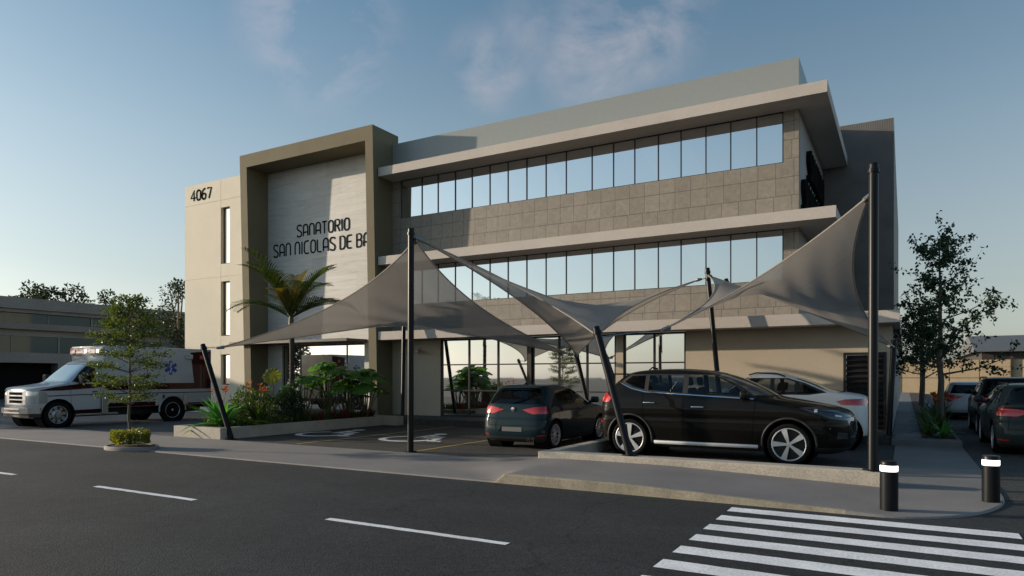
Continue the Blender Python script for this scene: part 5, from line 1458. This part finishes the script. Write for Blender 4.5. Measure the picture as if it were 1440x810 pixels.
# white coupe on the terrace, tail to the right
def coupe(loc, rotz):
    t = thing('coupe_car', 'white sloping roof car behind the black crossover, tail by the louvred door', 'car', loc, rotz)
    rows = [(.15, -1.6, 1.95, .70, .35, .5), (.28, -1.70, 2.1, .77, .35, .5), (.5, -1.75, 2.15, .795, .36, .55), (.7, -1.745, 2.15, .80, .38, .6), (.82, -1.735, 2.1, .796, .4, .65), (.9, -1.72, 1.95, .79, .42, .7), (.98, -1.69, 1.62, .778, .45, .6), (1.035, -1.60, 1.3, .762, .45, .5), (1.075, -1.38, 1.1, .742, .45, .5),
            (1.15, -1.04, .95, .705, .45, .45), (1.25, -.82, .8, .66, .45, .45), (1.35, -.56, .62, .615, .45, .45), (1.43, -.28, .45, .56, .4, .4), (1.485, .0, .26, .45, .2, .2), (1.5, .1, .18, .30, .04, .04)]
    sh = Shell(rows, kr=3.2, kf=2.8, sub=4, nc=12, ns=44)
    side = lambda c: abs(c.y) > .5
    sh.cut([(-1.2, .1), (-1.9, .1), (-1.9, .27), (2.2, .27), (2.2, .1)], 'y', 'sill')
    sh.cut([(-.86, .3), (-.95, .62), (-.95, 1.0), (-.1, 1.0), (-.1, .3)], 'y', 'rear_door', side); sh.cut([(-.09, .3), (-.09, 1.0), (1.05, 1.0), (1.0, .3)], 'y', 'front_door', side)
    sh.line((-.095, .3), (-.095, 1.0), 'y', 'gap', .008, side)
    sh.cut([(-1.02, 1.09), (-.62, 1.27), (-.30, 1.37), (.42, 1.37), (.86, 1.10), (.9, 1.04), (-.70, 1.04)], 'y', 'window_surround', side)
    sh.cut([(-.60, 1.06), (-.92, 1.09), (-.60, 1.24), (-.52, 1.27), (-.48, 1.06)], 'y', 'quarter_glass', side)
    sh.cut([(-.44, 1.06), (-.44, 1.29), (-.28, 1.345), (-.06, 1.35), (-.06, 1.055)], 'y', 'rear_glass', side); sh.cut([(.02, 1.055), (.02, 1.35), (.40, 1.345), (.80, 1.07)], 'y', 'front_glass', side)
    sh.cut([(-.58, 1.09), (.58, 1.09), (.50, 1.36), (-.50, 1.36)], 'x', 'rear_window', lambda c: c.x < -.3)
    sh.cut([(-.60, 1.06), (.60, 1.06), (.5, 1.38), (-.5, 1.38)], 'x', 'windscreen', lambda c: c.x > .35)
    sh.cut([(-1.80, .85), (-1.80, .985), (-1.34, .965), (-1.18, .925), (-1.28, .86)], 'y', 'taillight', lambda c: abs(c.y) > .28)
    r, wb = .33, (-1.25, 1.3)
    for x in wb: sh.cut(ngon(x, r + .005, r + .055), 'y', None, lambda c: abs(c.y) > .4)
    pr = sh.parts(t, {'sill': ('sill', 'rubber', 0, 0), 'rear_door': ('door', 'p_white', 1, 0), 'front_door': ('door', 'p_white', 1, 0), 'gap': ('shut_line', 'dark', 0, .006), 'window_surround': ('window_surround', 'rubber', 1, 0), 'quarter_glass': ('side_window', 'glass_tint', 1, .004), 'rear_glass': ('side_window', 'glass_car', 1, .004), 'front_glass': ('side_window', 'glass_car', 1, .004), 'rear_window': ('rear_window', 'glass_van', 0, .004), 'windscreen': ('windscreen', 'glass_car', 0, .004), 'taillight': ('taillight', 'lens_red', 1, -.006)}, 'body', 'p_white')
    wells(t, {x: r for x in wb}, r + .06, .38, .76)
    for x in wb:
        for sg in (-1, 1): wheel(t, x, sg * .68, r, .20, 'twin', sg)
    for sg in (-1, 1):
        mirror_(t, .85, .72, 1.04, sg, 'p_white', .9)
        b = MB(); b.tube([(-.25, sg * .555, 1.40), (-.1, sg * .54, 1.455), (.3, sg * .53, 1.475), (.45, sg * .55, 1.43)], .014, 8); b.build('roof_rail', M['rubber'], t, smooth=40)
    handle({('door', s): pr[('rear_door', s)] for s in (-1, 1)}, sh, -.72, .90, 'chrome'); handle({('door', s): pr[('front_door', s)] for s in (-1, 1)}, sh, .1, .90, 'chrome')
    seats(t, [(.25, .32, .46), (.25, -.32, .46), (-.30, .32, .36), (-.30, -.32, .36)], .9)
    b = MB(); b.box(-1.5, 1.2, -.6, .6, .36, .42); b.box(.6, 1.0, -.6, .6, .5, 1.0, .03); b.build('cabin_floor', M['dark'], t)
    return t
wc = coupe((-2.66, 17.38, 0), PI); wc.scale = (1.15, 1.13, 1.15)

# ambulance
def ambulance(loc, rotz):
    t = thing('ambulance', 'white boxy ambulance with maroon bands and blue star emblem, parked at the left', 'ambulance', loc, rotz)
    rows = [(.38, .5, 2.50, .86, .1, .4), (.50, .5, 2.62, .92, .1, .4), (.75, .5, 2.68, .93, .1, .34), (1.0, .5, 2.68, .93, .1, .34), (1.17, .5, 2.67, .93, .1, .34), (1.245, .5, 2.63, .925, .1, .36), (1.285, .5, 2.48, .915, .1, .4), (1.325, .5, 2.16, .905, .1, .42), (1.375, .5, 1.84, .89, .1, .42), (1.435, .5, 1.63, .875, .1, .42),
            (1.60, .5, 1.44, .85, .1, .4), (1.80, .5, 1.22, .815, .1, .4), (1.97, .5, 1.02, .78, .1, .4), (2.07, .5, .88, .73, .1, .35), (2.12, .5, .74, .64, .1, .2), (2.14, .5, .64, .5, .08, .08)]
    sh = Shell(rows, kr=8, kf=4.4, sub=4, nc=12, ns=30, side_bow=.0)
    side = lambda c: abs(c.y) > .6
    sh.cut([(.4, .40), (.4, .56), (1.45, .54), (1.45, .40)], 'y', 'lower_band', side)
    sh.cut([(.4, 1.175), (.4, 1.38), (1.3, 1.37), (2.0, 1.285), (2.42, 1.19), (2.55, 1.12), (1.8, 1.17)], 'y', 'band', side)
    sh.cut([(.4, 1.03), (.4, 1.06), (2.4, 1.015), (2.4, .985)], 'y', 'line', side)
    sh.line((1.50, .50), (1.56, 1.36), 'y', 'gap', .010, side); sh.line((.62, .45), (.62, 2.0), 'y', 'gap', .010, side); sh.line((1.56, 1.36), (1.62, 1.42), 'y', 'gap', .01, side)
    sh.cut([(.72, 1.42), (.72, 1.98), (.95, 1.97), (1.20, 1.74), (1.46, 1.44)], 'y', 'side_glass', side)
    sh.cut([(-.76, 1.45), (.76, 1.45), (.64, 2.02), (-.64, 2.02)], 'x', 'windscreen', lambda c: c.x > .85 and c.z > 1.41)
    sh.cut([(-.56, .72), (.56, .72), (.56, 1.20), (-.56, 1.20)], 'x', 'grille', lambda c: c.x > 2.3)
    for sg in (-1, 1): sh.cut([(sg * .59, .78), (sg * .95, .78), (sg * .95, 1.14), (sg * .59, 1.17)], 'x', 'headlight', lambda c: c.x > 2.25)
    r = .41
    sh.cut(ngon(1.9, r + .01, r + .085), 'y', None, lambda c: abs(c.y) > .5)
    pr = sh.parts(t, {'lower_band': ('lower_band', 'maroon', 1, -.001), 'band': ('maroon_band', 'maroon', 1, 0), 'line': ('dark_line', 'rubber', 1, -.001), 'gap': ('shut_line', 'dark', 0, .007), 'side_glass': ('side_window', 'glass_tint', 1, .006), 'windscreen': ('windscreen', 'glass_van', 0, .006), 'grille': ('grille', 'steelwheel', 0, 0), 'headlight': ('headlight', 'lens_clear', 1, -.004)}, 'cab', 'amb_white')
    wells(t, {1.9: r}, r + .09, .45, .90)
    # grille bars, bumper
    b = MB()
    for z in (.83, .955, 1.08): b.box(2.655, 2.69, -.38, .38, z - .042, z + .042, .006)
    for sg in (-1, 1): b.box(2.63, 2.665, min(sg * .43, sg * .51), max(sg * .43, sg * .51), .78, 1.14, .006)
    b.build('grille_slots', M['dark'], pr[('grille', 0)])
    b = MB(); b.prism([(2.45, .94), (2.72, .80), (2.80, .45), (2.80, -.45), (2.72, -.80), (2.45, -.94), (2.40, -.94), (2.40, .94)], 'z', .47, .64); b.build('bumper', M['chrome'], t)
    b = MB(); b.box(2.795, 2.808, -.45, .45, .52, .59, .004); b.prism([(2.40, .92), (2.68, .78), (2.74, .42), (2.74, -.42), (2.68, -.78), (2.40, -.92)], 'z', .36, .469); b.build('bumper_air_dam', M['rubber'], t)
    # module box
    b = MB(); b.box(-3.50, .52, -1.0, 1.0, .58, 2.64, .035); b.build('module_box', M['amb_white'], t, smooth=40)
    by = 1.0
    for sg in (-1, 1):
        ya, yb = (by - .001, by + .003) if sg > 0 else (-by - .003, -by + .001)
        def pl(name, poly, m, dy=0, par=t):
            b = MB(); b.prism(poly, 'y', ya - (dy if sg < 0 else 0), yb + (dy if sg > 0 else 0)); return b.build(name, M[m], par)
        pl('maroon_band', [(-3.46, 1.16), (.48, 1.16), (.48, 1.38), (-2.76, 1.38), (-2.62, 2.50), (-3.46, 2.58)], 'maroon')
        pl('dark_line', [(-3.46, 1.02), (.48, 1.02), (.48, 1.05), (-3.46, 1.05)], 'rubber')
        pl('lower_band', [(-1.25, .60), (.48, .60), (.48, .74), (-1.25, .74)], 'maroon'); pl('lower_band', [(-3.46, .60), (-2.5, .60), (-2.5, .66), (-3.46, .66)], 'maroon')
        for x in (-.25, -1.05, -2.35): pl('compartment_joint', [(x - .006, .76), (x + .006, .76), (x + .006, 1.015), (x - .006, 1.015)], 'rubber', .001)
        for x in (-.30, -.95): pl('compartment_joint', [(x - .005, 1.39), (x + .005, 1.39), (x + .005, 2.54), (x - .005, 2.54)], 'rubber', .001)
        # latches
        for x in (-.55, -1.55): b = MB(); yy = sg * (by + .004); b.box(x - .035, x + .035, min(yy, yy + .02 * sg), max(yy, yy + .02 * sg), .84, .97, .008); b.build('latch', M['rubber'], t)
        b = MB(); yy = sg * (by + .004); b.box(-2.45, -2.31, min(yy, yy + .03 * sg), max(yy, yy + .03 * sg), .60, .95, .008); b.build('fuel_door', M['steelwheel'], t)
        b = MB(); b.box(-2.68, -2.40, min(yy, yy + .05 * sg), max(yy, yy + .05 * sg), 2.25, 2.42, .015); b.build('side_lamp', M['lens_clear'], t)
        b = MB(); b.box(-3.12, -2.98, min(yy, yy + .04 * sg), max(yy, yy + .04 * sg), 2.26, 2.40, .012); b.build('warning_lamp', M['red_light'], t)
        # star emblem with staff
        em = MB()
        for k in range(3):
            a = k * PI / 3; c_, s_ = math.cos(a), math.sin(a)
            pts = [(-1.83 + u * c_ - v * s_, 1.93 + u * s_ + v * c_) for u, v in ((-.06, -.25), (.06, -.25), (.06, .25), (-.06, .25))]
            o = .0008 * k; em.prism(pts, 'y', (ya if sg > 0 else ya - .003 - o), (yb + .003 + o if sg > 0 else yb))
        eo = em.build('star_emblem', M['blue'], t)
        wm = MB(); yy = sg * (by + .0095); wm.box(-1.842, -1.818, min(yy, yy + .002 * sg), max(yy, yy + .002 * sg), 1.73, 2.14)
        wm.tube([(-1.83 + .035 * math.sin(q * .9), sg * (by + .010), 1.76 + .34 * q / 14) for q in range(15)], .010, 6); wm.build('staff_mark', M['white'], eo)
        # steps, mudguards, mirror
        b = MB(); yy = sg * .78; b.box(.05, 1.40, min(yy, yy + .2 * sg), max(yy, yy + .2 * sg), .36, .42, .012); b.build('running_board', M['steelwheel'], t)
        b = MB(); b.box(.40, .60, min(sg * .9, sg * 1.01), max(sg * .9, sg * 1.01), .40, 1.0, .015); b.build('corner_guard', M['steelwheel'], t)
        b = MB(); pts = [(-1.9 + (r + .10) * math.cos(math.radians(a)), sg * 1.0, r + (r + .10) * math.sin(math.radians(a))) for a in range(-5, 187, 6)]; b.tube(pts, .030, 8); b.build('wheel_arch_trim', M['steelwheel'], t, smooth=50)
        b = MB(); b.lathe([(0, sg * 1.004), (r + .10, sg * 1.004)], 36, M=Matrix.Translation((-1.9, 0, r))); b.build('wheel_well', M['dark'], t)
        b = MB(); x = 1.26; b.box(x - .06, x + .08, min(sg * .98, sg * 1.22), max(sg * .98, sg * 1.22), 1.36, 1.68, .04); b.tube([(x + .05, sg * .86, 1.44), (x + .02, sg * 1.0, 1.42)], .02, 8); b.tube([(x + .0, sg * .84, 1.62), (x + .02, sg * 1.0, 1.60)], .02, 8); b.build('wing_mirror', M['rubber'], t, smooth=40)
        handle({('door', q): pr[(0, 0)] for q in (-1, 1)}, sh, .80, 1.12, 'rubber', .16) if sg > 0 else None
        wheel(t, 1.9, sg * .80, r, .24, 'steel', sg); wheel(t, -1.9, sg * .90, r, .24, 'dual', sg)
    # front light panel of the box
    b = MB(); b.box(.521, .56, -.98, .98, 2.34, 2.60, .012); lb = b.build('light_panel', M['amb_white'], t)
    for i, (a, c, m) in enumerate(((-.96, -.62, 'red_light'), (-.58, -.12, 'red_light'), (-.10, .10, 'lens_clear'), (.12, .58, 'red_light'), (.62, .84, 'lens_clear'), (.86, .97, 'red_light'))):
        b = MB(); b.box(.5605, .60, a, c, 2.38, 2.53, .012); b.build('beacon', M[m], lb)
    b = MB(); b.prism([(1.45, .55), (1.46, -.1), (1.47, -.1), (1.47, .56)], 'z', 1.455, 1.47); b.build('wiper', M['rubber'], t)
    b = MB(); b.box(-3.4, 2.4, -.45, .45, .30, .60); b.box(-3.62, -3.45, -.95, .95, .45, .60, .02); b.build('chassis', M['rubber'], t)
    seats(t, [(.75, .42, 1.05), (.75, -.42, 1.05)])
ambulance((-23.92, 13.45, 0), -PI / 2)
